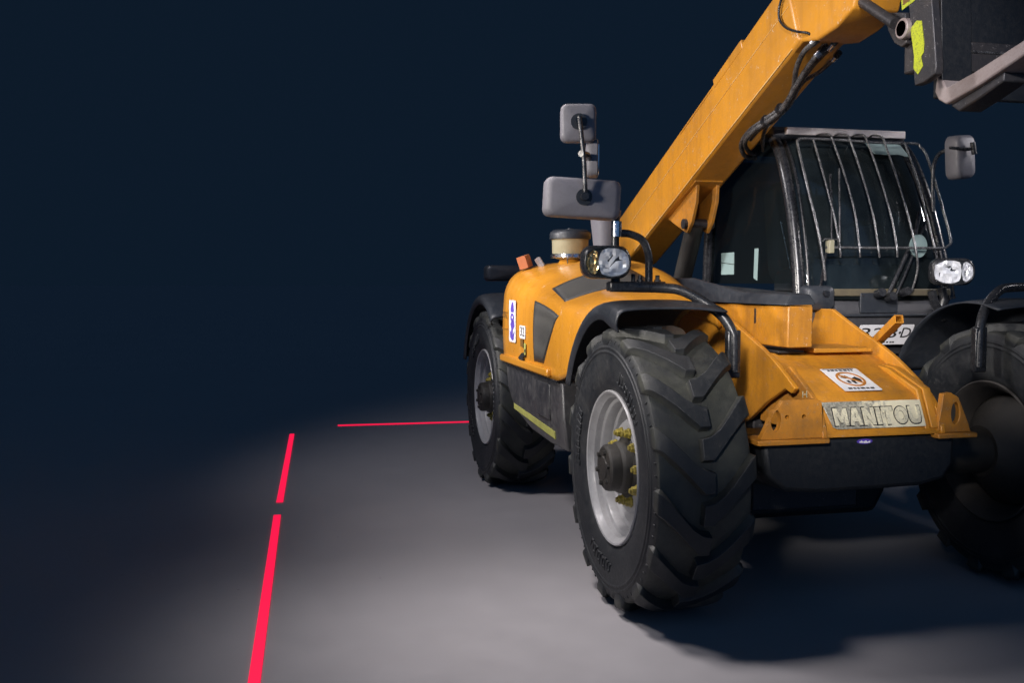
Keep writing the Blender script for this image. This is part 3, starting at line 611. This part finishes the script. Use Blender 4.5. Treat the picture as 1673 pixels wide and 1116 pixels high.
# name plate with raised letters
npf = Frame((.3805, -.115, .853), (0, 1, 0), (-.045, 0, .1))
np_ = flat('name_plate', npf, [(-.225,.062),(.235,.062),(.235,-.055),(-.175,-.055),(-.195,-.045)], .004, .009, 'name_plate', T, bev=.002)
np_['label'] = 'worn cream name plate with raised letters'
LET = {'M': (1.15, [(0,0),(0,1),(.27,1),(.5,.5),(.73,1),(1,1),(1,0),(.75,0),(.75,.56),(.57,.16),(.43,.16),(.25,.56),(.25,0)], None),
 'A': (1.05, [(0,0),(.32,1),(.68,1),(1,0),(.72,0),(.66,.2),(.34,.2),(.28,0)], [(.41,.42),(.59,.42),(.5,.75)]),
 'N': (1.0, [(0,0),(0,1),(.28,1),(.72,.45),(.72,1),(1,1),(1,0),(.72,0),(.28,.55),(.28,0)], None),
 'I': (.36, [(0,0),(0,1),(1,1),(1,0)], None),
 'T': (.95, [(.35,0),(.35,.76),(0,.76),(0,1),(1,1),(1,.76),(.65,.76),(.65,0)], None),
 'O': (1.1, ring2(.5,.5,24,(.5,.5)), ring2(.23,.27,18,(.5,.5))[::-1]),
 'U': (1.0, [(0,1),(.28,1),(.28,.38),(.33,.28),(.42,.24),(.5,.235),(.58,.24),(.67,.28),(.72,.38),(.72,1),(1,1),(1,.33),(.93,.14),(.80,.04),(.65,0),(.35,0),(.20,.04),(.07,.14),(0,.33)], None)}
tot = sum(LET[c][0] for c in 'MANITOU')+.14*6; k_ = .402/tot; x_ = -.183
for c in 'MANITOU':
    w_, pol, hol = LET[c]; w_ *= k_; hh = .074
    def P2(p, g): return (x_+w_/2+(p[0]-.5)*(w_+g), -.004+(p[1]-.5)*(hh+g))
    flat('letter_edge', npf, [P2(p, .009) for p in pol], .0090, .0094, 'black_print', np_, [[P2(p, -.006) for p in hol]] if hol else ())
    flat('letter', npf, [P2(p, 0) for p in pol],   .0096, .0125, 'letter_cream', np_, [[P2(p, 0) for p in hol]] if hol else (), bev=0)
    x_ += w_+.14*k_
# warning sticker on the sloping deck
wf = Frame((.215, -.115, .978), (0, 1, 0), (-.24, 0, .087))
ws = flat('warning_sticker', wf, roundrect(-.088, .088, -.108, .108, .006), .010, .012, 'white_print', T); ws['label'] = 'white warning sticker with crossed-out sign'
flat('sticker_ring', wf, ring2(.062, .070, 30), .0122, .0135, 'orange_print', ws, holes=[ring2(.051, .058, 30)[::-1]])
flat('sticker_slash', wf, [(-.045,.040),(-.036,.048),(.045,-.040),(.036,-.048)], .0138, .0148, 'orange_print', ws)
for poly in ([(-.04,.02),(-.01,.035),(.0,.02),(-.02,.005)], [(0,.0),(.03,.022),(.046,.0),(.04,-.03),(.02,-.02)], [(-.03,-.015),(-.015,-.01),(-.018,-.04),(-.03,-.035)], [(-.008,-.012),(.01,-.008),(.008,-.045),(-.004,-.042)]):
    flat('sticker_figure', wf, poly, .0124, .0132, 'black_print', ws)
random.seed(3)
for yb in (.088, -.088):
    x_ = -.062
    while x_ < .055:
        w2 = random.uniform(.008, .02); flat('sticker_print', wf, [(x_, yb-.007), (x_+w2, yb-.007), (x_+w2, yb+.007), (x_, yb+.007)], .0122, .0128, 'black_print', ws); x_ += w2+.006
flat('sticker_header', wf, [(-.08,.099),(.07,.099),(.07,.104),(-.08,.104)], .0122, .0128, 'black_print', ws)
# small oval badge on the black cross member
bf = Frame((.4055, -.165, .752), (0, 1, 0), (0, 0, 1))
ob = flat('oval_badge', bf, ring2(.036, .0105, 24), 0, .002, 'purple_print', T)
flat('badge_mark', bf, [(-.026,-.004),(-.016,.005),(-.004,-.002),(.006,.005),(.012,-.003),(.026,.003),(.024,-.006),(.0,-.007)], .0022, .003, 'white_print', ob)
# upper chassis rail beside the boom
rl = box('chassis_rail', (-1.35, -.335, 1.118), (.075, -.215, 1.300), 'paint_nose', T, .006); rl['label'] = 'boxy orange chassis rail'
box('rail_slot', (-.235, -.3375, 1.215), (-.222, -.333, 1.285), 'black_print', rl, 0)
prism('rail_bracket', [(-.19,1.20),(-.06,1.20),(-.06,1.30),(-.17,1.30),(-.19,1.26)], YZ, -.22, -.20, 'paint_nose', T, .003, holes=[ring2(.007,.007,8,(-.15,1.265))[::-1], ring2(.007,.007,8,(-.10,1.265))[::-1]])
sh = mesh('cab_sill', [(-1.75,-.36,1.305),(.09,-.36,1.305),(.09,-.205,1.305),(-1.75,-.205,1.305),(-1.75,-.33,1.43),(-.95,-.33,1.43),(-.45,-.30,1.362),(.05,-.30,1.352),(.05,-.215,1.352),(-1.75,-.215,1.43)],
    [(0,1,2,3),(0,4,5,6,7,1),(1,7,8,2),(2,8,9,3),(3,9,4,0),(4,9,8,7,6,5)], 'black_plastic', T, .008)
# open square tube stub
p0, p1 = Vector((-0.051, 0.205, 1.149)), Vector((0.167, 0.15, 1.244)); tdir = (p1-p0).normalized(); tx = tdir.cross(Vector((0,0,1))).normalized(); tz = tx.cross(tdir)
def sq(p, r): return [p+tx*a*r+tz*b*r for a, b in ((-1,-1),(1,-1),(1,1),(-1,1))]
vs = sq(p0-tdir*.03,.0185)+sq(p1,.0185)+sq(p1,.0150)+sq(p0,.0150)
fs = [(0,1,2,3)]+[(i,(i+1)%4,4+(i+1)%4,4+i) for i in range(4)]+[(4+i,4+(i+1)%4,8+(i+1)%4,8+i) for i in range(4)]+[(8+i,8+(i+1)%4,12+(i+1)%4,12+i) for i in range(4)]+[(12,13,14,15)]
mesh('square_tube_stub', vs, fs, 'paint_nose', T, 0)

# ---- boom
ang = math.atan(.42); BD = Vector((math.cos(ang), 0, math.sin(ang))); BU = Vector((-math.sin(ang), 0, math.cos(ang)))
B0 = Vector((-1.283, 0, 2.000))          # on the underside line
def bp(s, h, y): return B0+BD*s+BU*h+Vector((0, y, 0))
BY0, BY1, BH = -.20, .035, .345
def boom_prism(name, outline, y0, y1, mat, par, bev, seg=3): return prism(name, outline, lambda p, t: tuple(bp(p[0], p[1], t)), y0, y1, mat, par, bev, seg=seg)
boom = boom_prism('boom', [(-1.27,.02),(-1.20,.0),(-.06,.0),(1.28,.0),(1.28,BH),(-1.27,BH),(-1.36,.22),(-1.34,.10)], BY0, BY1, 'paint', T, .024, 4); boom['label'] = 'raised orange telescopic boom'
boom_prism('boom_collar', [(.44,.30),(.80,.30),(.80,BH+.012),(.44,BH+.012)], BY0-.004, BY1+.004, 'paint', boom, .01)
boom_prism('boom_doubler', [(-1.25,.03),(-.02,-.008),(-.02,.02),(-1.2,.05)], BY0+.03, BY1-.03, 'paint_nose', boom, .004)
# head of the boom, bent forward
hd = [(1.10,.004),(1.27,-.004),(1.38,-.075),(1.52,-.115),(1.66,-.125),(1.72,-.06),(1.70,.10),(1.60,.30),(1.45,BH-.01),(1.10,BH-.008)]
boom_prism('boom_head', hd, BY0+.012, BY1-.006, 'paint', boom, .012)
tube('weld_seam', [bp(-1.0,.205,BY0-.001), bp(1.25,.205,BY0-.001)], .0022, 'seam_light', boom, 6)
tube('edge_highlight', [bp(-1.0,.008,BY0+.0045), bp(1.2,.008,BY0+.0045)], .0035, 'seam_light', boom, 6)  # pale strip painting the highlight along the boom's lower edge
tube('weld_seam', [bp(-.05,.315,BY0-.001), bp(.42,.315,BY0-.001)], .002, 'paint_nose', boom, 6)
# lift bracket below the boom with its pin; lugs coloured dark for the boom's shade
for yy in (BY0+.055, BY1-.055):
    boom_prism('lift_lug', [(-.52,.0),(-.06,.0),(-.11,-.09),(-.21,-.175),(-.29,-.205),(-.335,-.17)], yy, yy+.022, 'paint_dirty_shade', boom, .004)
tube('lift_pin', [bp(-.28,-.15,BY0+.035), bp(-.28,-.15,BY1-.01)], .030, 'dark_steel', boom, 20)
tube('lift_cylinder', [bp(-.28,-.15,-.085), Vector((-1.85,-.085,1.12))], .055, 'hub_grease', T, 20)
# hydraulic hoses along the underside
def U_(*pts): return [Vector(p) for p in pts]
hoses = [
 (U_((-0.027, -0.13, 2.506), (-0.033, -0.168, 2.471), (-0.105, -0.18, 2.441), (-0.219, -0.151, 2.393), (-0.333, -0.098, 2.339), (-0.408, -0.078, 2.302), (-0.479, -0.084, 2.262), (-0.578, -0.117, 2.22), (-0.7, -0.141, 2.18), (-0.84, -0.115, 2.132), (-0.961, -0.033, 2.092), (-1.02, 0.059, 2.089)), .0125),
 (U_((-0.091, -0.07, 2.479), (-0.128, -0.105, 2.431), (-0.242, -0.106, 2.372), (-0.336, -0.103, 2.311), (-0.463, -0.09, 2.247), (-0.556, -0.112, 2.208), (-0.673, -0.141, 2.17), (-0.809, -0.11, 2.134), (-0.944, -0.016, 2.11), (-0.984, 0.037, 2.104)), .0125),
 (U_((-0.02, -0.053, 2.509), (-0.082, -0.062, 2.461), (-0.182, -0.082, 2.408), (-0.3, -0.082, 2.348), (-0.428, -0.06, 2.283), (-0.549, -0.059, 2.233), (-0.663, -0.065, 2.196), (-0.789, -0.019, 2.153), (-0.947, 0.068, 2.12)), .010),
 (U_((-0.138, 0.022, 2.459), (-0.192, 0.008, 2.426), (-0.269, -0.008, 2.394), (-0.318, -0.046, 2.367), (-0.384, -0.05, 2.334), (-0.492, -0.031, 2.278), (-0.595, -0.047, 2.235), (-0.704, -0.084, 2.189), (-0.83, -0.068, 2.158)), .010)]
for pts, r_ in hoses: tube('hydraulic_hose', cr(pts, 5), r_, 'wire_black', boom, 10)
for a_, b_, r_ in (((-0.016, -0.146, 2.5), (-0.05, -0.173, 2.464), .019), ((-0.088, -0.08, 2.469), (-0.12, -0.11, 2.429), .019), ((-0.016, -0.058, 2.499), (-0.083, -0.068, 2.455), .017), ((-0.126, 0.014, 2.459), (-0.17, 0.005, 2.429), .016)):
    a_, b_ = Vector(a_), Vector(b_); tube('hose_fitting', [a_, a_.lerp(b_, .55)], r_, 'black_gloss', boom, 6); tube('hose_collar', [a_.lerp(b_, .55), b_], r_*.9, 'chrome', boom, 12)
for c_ in ((-0.48, -0.084, 2.256), (-0.579, -0.11, 2.214)):
    c_ = Vector(c_); tube('hose_strap', [c_-BD*.010, c_+BD*.010], .030, 'black_gloss', boom, 12)
tube('side_cable', cr(U_((-0.233, -0.212, 2.743), (-0.273, -0.214, 2.682), (-0.265, -0.214, 2.624), (-0.203, -0.213, 2.572), (-0.105, -0.212, 2.531), (-0.046, -0.2, 2.512), (-0.043, -0.172, 2.499)), 6), .006, 'black_gloss', boom, 8)

# ---- fork carriage
car = prism('carriage_plate', [(0.549, 2.586), (0.614, 2.154), (0.669, 2.157), (0.732, 2.175), (0.738, 2.201), (0.689, 2.544)], XZ, -.12, -.085, 'dark_steel', T, .004); car['label'] = 'dark steel carriage side plate with yellow stickers'
prism('yellow_sticker', [(0.584, 2.377), (0.621, 2.398), (0.65, 2.39), (0.668, 2.302), (0.666, 2.268), (0.652, 2.256), (0.664, 2.217), (0.636, 2.193), (0.609, 2.219), (0.611, 2.265)], XZ, -.1225, -.1205, 'fluo_yellow', car, 0)
prism('yellow_label', [(0.517, 2.549), (0.528, 2.461), (0.603, 2.476), (0.601, 2.524)], XZ, -.1225, -.1205, 'fluo_yellow', car, 0)
prism('label_print', [(0.533, 2.532), (0.535, 2.478), (0.588, 2.487), (0.587, 2.517)], XZ, -.1232, -.1222, 'brown_print', car, 0)
box('carriage_crossbar', (.50, -.09, 2.22), (.60, .95, 2.34), 'dark_steel', T, .008)
pc_ = Vector((0.55, -0.14, 2.385)); 
tube('carriage_pin', [pc_, pc_+Vector((0,.22,0))], .030, 'dark_steel', T, 20)
lathe('pin_collar', [(.020,-.004),(.036,-.004),(.040,.0),(.040,.030),(.020,.030)], pc_+Vector((0,.004,0)), 'fork_steel', T, 24)
prism('pin_lug', [(0.402, 2.487), (0.537, 2.451), (0.549, 2.331), (0.519, 2.322), (0.471, 2.35), (0.429, 2.408)], XZ, -.115, -.07, 'dark_steel', T, .004)
tube('tilt_link', [Vector((0.193, -0.15, 2.625)), Vector((0.525, -0.15, 2.409))], .022, 'dark_steel', T, 14)
# the fork: upright shank, rounded heel, blade rising towards the camera
FY0, FY1 = .0, .135
fk = [0, (0.584, 2.212), (0.572, 2.144), (0.595, 2.109), (0.639, 2.085), (0.823, 2.123), (1.493, 2.303), (1.492, 2.339), (0.788, 2.174), (0.637, 2.148), (0.618, 2.177)]
fork = prism('fork', fk[1:11], XZ, FY0, FY1, 'fork_steel', T, .006); fork['label'] = 'worn steel fork blade rising towards the camera'
prism('fork_shank', [(0.549, 2.641), (0.58, 2.215), (0.614, 2.18), (0.589, 2.628)], XZ, FY0, FY1, 'frame_black', fork, .004)
prism('fork_heel_guard', [(0.638, 2.081), (0.798, 2.12), (0.922, 2.151), (0.923, 2.117), (0.8, 2.08), (0.688, 2.05)], XZ, .02, .12, 'dark_steel', fork, .006)
box('carriage_backplate', (.555, .004, 2.12), (.585, .95, 3.0), 'frame_black', T, .006)
tube('backplate_rail', [(.60,.14,2.30),(.60,.95,2.30)], .006, 'wire_black', T, 8)

# ---- cab
C0 = [(-.60,1.315),(-.615,1.45),(-.645,1.60),(-.69,1.78),(-.75,1.95),(-.82,2.09),(-.90,2.19)]   # windscreen line
cab = box('cab_body', (-1.75, .10, 1.10), (-.66, 1.00, 1.312), 'black_plastic', T, .012); cab['label'] = 'black cab below the windscreen'
fp = mesh('cab_front_panel', [(-.60,.10,1.325),(-.60,1.0,1.325),(-.57,.95,1.262),(-.57,.14,1.262),(-.575,.93,1.235),(-.575,.16,1.235),(-.70,.88,1.02),(-.70,.18,1.02),(-.80,.10,1.325),(-.80,1.0,1.325),(-.80,.88,1.0),(-.80,.18,1.0)],
    [(0,1,2,3),(3,2,4,5),(5,4,6,7),(0,8,9,1),(7,6,10,11),(0,3,5,7,11,8),(1,9,10,6,4,2)], 'dark_panel', T, .006)
def wl(t):
    n = len(C0)-1; a = min(max(t*n, 0), n-1e-6); i = int(a); s = a-i; return (C0[i][0]*(1-s)+C0[i+1][0]*s, C0[i][1]*(1-s)+C0[i+1][1]*s)
def yl(t): return .99-.13*t
YC = .115
L = []
for i in range(13):
    t = i/12; x, z = wl(t); row = []
    for j in range(13):
        s = j/12; y = YC+(yl(t)-YC)*s; row.append(Vector((x+.035*(1-(2*s-1)**2), y, z)))
    L.append(row)
wsn = sheet('windscreen', L, 'cab_glass', T, 0.006); wsn['label'] = 'curved dusty windscreen'
def pil(name, y0, y1, r, xo=0.0, mat='black_gloss'): return tube(name, cr([(x+xo, y0+(y1-y0)*(i/6), z) for i, (x, z) in enumerate(C0)], 5), r, mat, T, 14)
pa = pil('cab_pillar', .105, .105, .030, -.01); pa['label'] = 'near front cab pillar, glossy with a bright edge'
pil('pillar_seal', .155, .155, .008, .004)
pb = pil('cab_pillar', 1.0, .87, .028, -.01); pb['label'] = 'far front cab pillar'
pil('pillar_seal', .955, .83, .008, .004)
for (xa, za, xb, zb, yy) in ((-1.72,1.31,-1.66,2.19,.105), (-1.72,1.31,-1.66,2.19,.90)): tube('cab_pillar', [(xa,yy,za),(xb,yy,zb)], .035, 'black_gloss', T, 10)
rf = mesh('cab_roof', [(-.86,.075,2.188),(-.86,.885,2.188),(-1.74,.90,2.20),(-1.74,.075,2.20),(-.89,.085,2.245),(-.89,.875,2.245),(-1.70,.88,2.262),(-1.70,.09,2.262)], [(0,1,2,3),(4,5,6,7),(0,1,5,4),(1,2,6,5),(2,3,7,6),(3,0,4,7)], 'black_plastic', T, .015)
box('roof_visor', (-.868, .150, 2.196), (-.842, .868, 2.236), 'visor_steel', T, .003)
tube('windscreen_header', [(-.885,.10,2.185),(-.885,.87,2.185)], .02, 'black_gloss', T, 8)
# side window towards the boom, rear window
sw = mesh('side_window', [(-.63,.108,1.40),(-1.70,.108,1.40),(-1.67,.108,2.17),(-.92,.108,2.17),(-.78,.108,1.95),(-.68,.108,1.68)], [(0,1,2,3,4,5)], 'side_glass', T)
mesh('rear_window', [(-1.70,.14,1.40),(-1.70,.88,1.40),(-1.66,.88,2.15),(-1.66,.14,2.15)], [(0,1,2,3)], 'cab_glass', T)
tube('window_rail', [(-0.853, 0.13, 1.732), (-0.741, 0.13, 1.474)], .006, 'chrome', T, 8)
# things inside the cab
se = rbox('driver_seat', (-1.32, .56, 1.70), (.14, .48, .62), .10, 'seat_fabric', T, facing((1, 0, .15)))
rbox('seat_cushion', (-1.10, .56, 1.42), (.14, .48, .46), .08, 'seat_fabric', se, facing((0, 0, 1), (1, 0, 0)))
da = box('dashboard', (-.95, .42, 1.32), (-.66, .93, 1.50), 'dash_plastic', T, .02)
sc = tube('steering_column', [(-.78,.60,1.40),(-.93,.60,1.62)], .03, 'seat_fabric', T, 10)
q_ = facing((-.55, 0, .84), (1, 0, .3)); tube('steering_wheel', [Vector((-.94,.60,1.63))+q_ @ Vector((0, .18*math.cos(2*PI*k/28), .18*math.sin(2*PI*k/28))) for k in range(29)], .014, 'seat_fabric', sc, 8)
flat('window_patch', Frame((-1.436, 0.104, 1.521), (1, 0, 0), (0, 0, 1)), roundrect(-.085, .085, -.068, .062, .004), 0, .002, 'pale_teal', T)  # pale flat patches just outside the side window
flat('window_patch', Frame((-1.074, 0.104, 1.506), (1, 0, 0), (0, 0, 1)), [(-.03,-.075),(.012,-.09),(.022,.09),(-.022,.09)], 0, .002, 'pale_teal', T)
tube('patch_line', [(-1.522, 0.101, 1.526), (-1.341, 0.101, 1.512)], .002, 'black_print', T, 6)
flat('windscreen_reflection', Frame((-0.785, 0.682, 2.124), (0, 1, 0), (-.45, 0, 1)), [(-.10,.045),(.02,.045),(.03,.03),(.045,.045),(.12,.03),(.16,-.045),(.09,-.03),(.03,-.035),(-.05,-.03)], 0, .004, 'pale_teal', T)  # pale shape painting a reflection across the top of the windscreen
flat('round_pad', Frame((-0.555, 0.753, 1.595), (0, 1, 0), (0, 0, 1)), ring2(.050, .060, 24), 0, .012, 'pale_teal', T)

# ---- wire guard in front of the windscreen
gf = tube('wire_guard', cr(U_((-0.5, 0.19, 1.582), (-0.5, 0.433, 1.581), (-0.5, 0.646, 1.583), (-0.5, 0.848, 1.584), (-0.5, 0.891, 1.594), (-0.505, 0.912, 1.629), (-0.56, 0.901, 1.795), (-0.645, 0.9, 1.98), (-0.7, 0.896, 2.093), (-0.72, 0.876, 2.134), (-0.73, 0.845, 2.154), (-0.73, 0.644, 2.151), (-0.73, 0.425, 2.157), (-0.73, 0.185, 2.158), (-0.73, 0.157, 2.148), (-0.72, 0.145, 2.124), (-0.62, 0.144, 1.911), (-0.52, 0.156, 1.656), (-0.5, 0.182, 1.471), (-0.51, 0.193, 1.416)), 5), .0068, 'guard_steel', T, 8)
gf['label'] = 'steel wire guard over the windscreen'
for pts in (
  U_((-0.727, 0.24, 2.153), (-0.665, 0.249, 2.012), (-0.608, 0.256, 1.881), (-0.551, 0.263, 1.737), (-0.495, 0.263, 1.579), (-0.497, 0.269, 1.533)),
  U_((-0.735, 0.348, 2.177), (-0.677, 0.366, 2.043), (-0.614, 0.379, 1.9), (-0.557, 0.385, 1.755), (-0.495, 0.374, 1.58), (-0.497, 0.38, 1.534)),
  U_((-0.734, 0.452, 2.177), (-0.674, 0.468, 2.039), (-0.61, 0.48, 1.893), (-0.551, 0.488, 1.74), (-0.495, 0.482, 1.581), (-0.497, 0.492, 1.534)),
  U_((-0.731, 0.552, 2.174), (-0.669, 0.57, 2.031), (-0.608, 0.583, 1.888), (-0.547, 0.592, 1.732), (-0.495, 0.589, 1.582), (-0.497, 0.595, 1.535)),
  U_((-0.729, 0.654, 2.174), (-0.662, 0.671, 2.017), (-0.601, 0.684, 1.874), (-0.542, 0.693, 1.721), (-0.495, 0.699, 1.583), (-0.5, 0.717, 1.473), (-0.53, 0.709, 1.362)),
  U_((-0.72, 0.778, 2.154), (-0.653, 0.794, 2), (-0.595, 0.8, 1.86), (-0.539, 0.804, 1.712), (-0.495, 0.811, 1.584)),
):
    tube('guard_wire', cr(pts, 5), .0054, 'guard_steel', gf, 8)
for pts in (U_((-0.84, 0.324, 2.195), (-0.78, 0.31, 2.192), (-0.735, 0.334, 2.186), (-0.73, 0.345, 2.173)), U_((-0.84, 0.434, 2.199), (-0.78, 0.419, 2.196), (-0.735, 0.438, 2.187), (-0.73, 0.45, 2.173)), U_((-0.84, 0.541, 2.199), (-0.78, 0.525, 2.196), (-0.735, 0.54, 2.187), (-0.73, 0.552, 2.17)), U_((-0.84, 0.646, 2.199), (-0.78, 0.628, 2.197), (-0.735, 0.643, 2.187), (-0.73, 0.655, 2.171))):
    tube('guard_hook', cr(pts, 4), .006, 'wire_black', gf, 8)
box('guard_clamp', (-0.515, 0.193, 1.552), (-0.475, 0.222, 1.618), 'cream_plastic', gf, .004)
tube('guard_clamp_wire', U_((-0.48, 0.157, 1.611), (-0.48, 0.17, 1.624), (-0.48, 0.246, 1.621), (-0.49, 0.256, 1.582)), .004, 'wire_black', gf, 6)
# ---- wipers
wa = tube('wiper_arm', U_((-0.54, 0.566, 1.321), (-0.55, 0.648, 1.473), (-0.57, 0.748, 1.65), (-0.6, 0.795, 1.78)), .011, 'black_gloss', T, 8); wa['label'] = 'parked wiper on the far half of the windscreen'
tube('wiper_blade', U_((-0.54, 0.616, 1.324), (-0.55, 0.684, 1.458), (-0.56, 0.739, 1.57), (-0.585, 0.819, 1.725)), .008, 'black_gloss', wa, 8)
for c_ in ((-0.54, 0.511, 1.346), (-0.53, 0.566, 1.327), (-0.54, 0.658, 1.352)): tube('wiper_pivot', [Vector(c_), Vector(c_)+Vector((.05,0,.01))], .022, 'black_gloss', wa, 12)
wb_ = tube('wiper_arm', U_((-0.52, 0.233, 1.611), (-0.55, 0.249, 1.705), (-0.57, 0.26, 1.784), (-0.64, 0.288, 1.964)), .006, 'black_gloss', T, 8); wb_['label'] = 'upright wiper on the near half of the windscreen'
tube('wiper_blade', U_((-0.55, 0.296, 1.613), (-0.59, 0.317, 1.787), (-0.66, 0.352, 1.999)), .005, 'wire_black', wb_, 8)
tube('guard_cable', cr(U_((-0.5, 0.191, 1.557), (-0.52, 0.187, 1.471), (-0.54, 0.19, 1.403), (-0.55, 0.177, 1.347), (-0.54, 0.203, 1.285), (-0.52, 0.23, 1.248)), 5), .007, 'black_gloss', gf, 8)
rbox('pillar_foot', (-.58, .18, 1.325), (.12, .17, .13), .03, 'black_plastic', T)
tube('pillar_foot_bolt', [(-.52,.20,1.35),(-.50,.20,1.35)], .016, 'black_gloss', T, 6)
box('lower_frame', (-.60, .16, 1.335), (-.565, .97, 1.372), 'stripe_brown', T, .004)
tube('step_bar', U_((-0.45, 0.823, 1.378), (-0.45, 0.843, 1.315), (-0.45, 0.799, 1.221)), .022, 'black_gloss', T, 8)
cvp = Frame((-0.572, 0.545, 1.301), (0, 1, 0), (.0, 0, 1)); cv = flat('panel_cover', cvp, roundrect(-.115, .105, -.055, .05, .008), -.01, .010, 'black_plastic', T, bev=.003)
for x_ in (-.10, .09): tube('cover_screw', [cvp.p(x_, .036, .010), cvp.p(x_, .036, .014)], .006, 'dark_steel', cv, 8)
box('panel_ledge', (-.60, .30, 1.228), (-.558, .92, 1.242), 'black_plastic', T, .004)
# number plate on the undercut front panel
nf = Frame((-0.6, 0.615, 1.136), (0, 1, 0), (.055, 0, .1))
pl = flat('number_plate', nf, roundrect(-.185, .135, -.058, .062, .006), .012, .016, 'white_print', T); pl['label'] = 'white number plate with black characters behind the nose'
lettering('plate_characters', '328', nf, -.065, .012, .088, .001, .0163, 'black_print', pl, width=.215)
lettering('plate_characters', 'D', nf, .098, .012, .088, .001, .0163, 'black_print', pl)
flat('plate_dot', nf, ring2(.007, .008, 10, (.062, .015)), .0163, .0172, 'black_print', pl)
for x_ in (-.02, .0, .02, .035): flat('plate_print', nf, [(x_, -.047), (x_+.012, -.047), (x_+.012, -.039), (x_, -.039)], .0163, .017, 'black_print', pl)
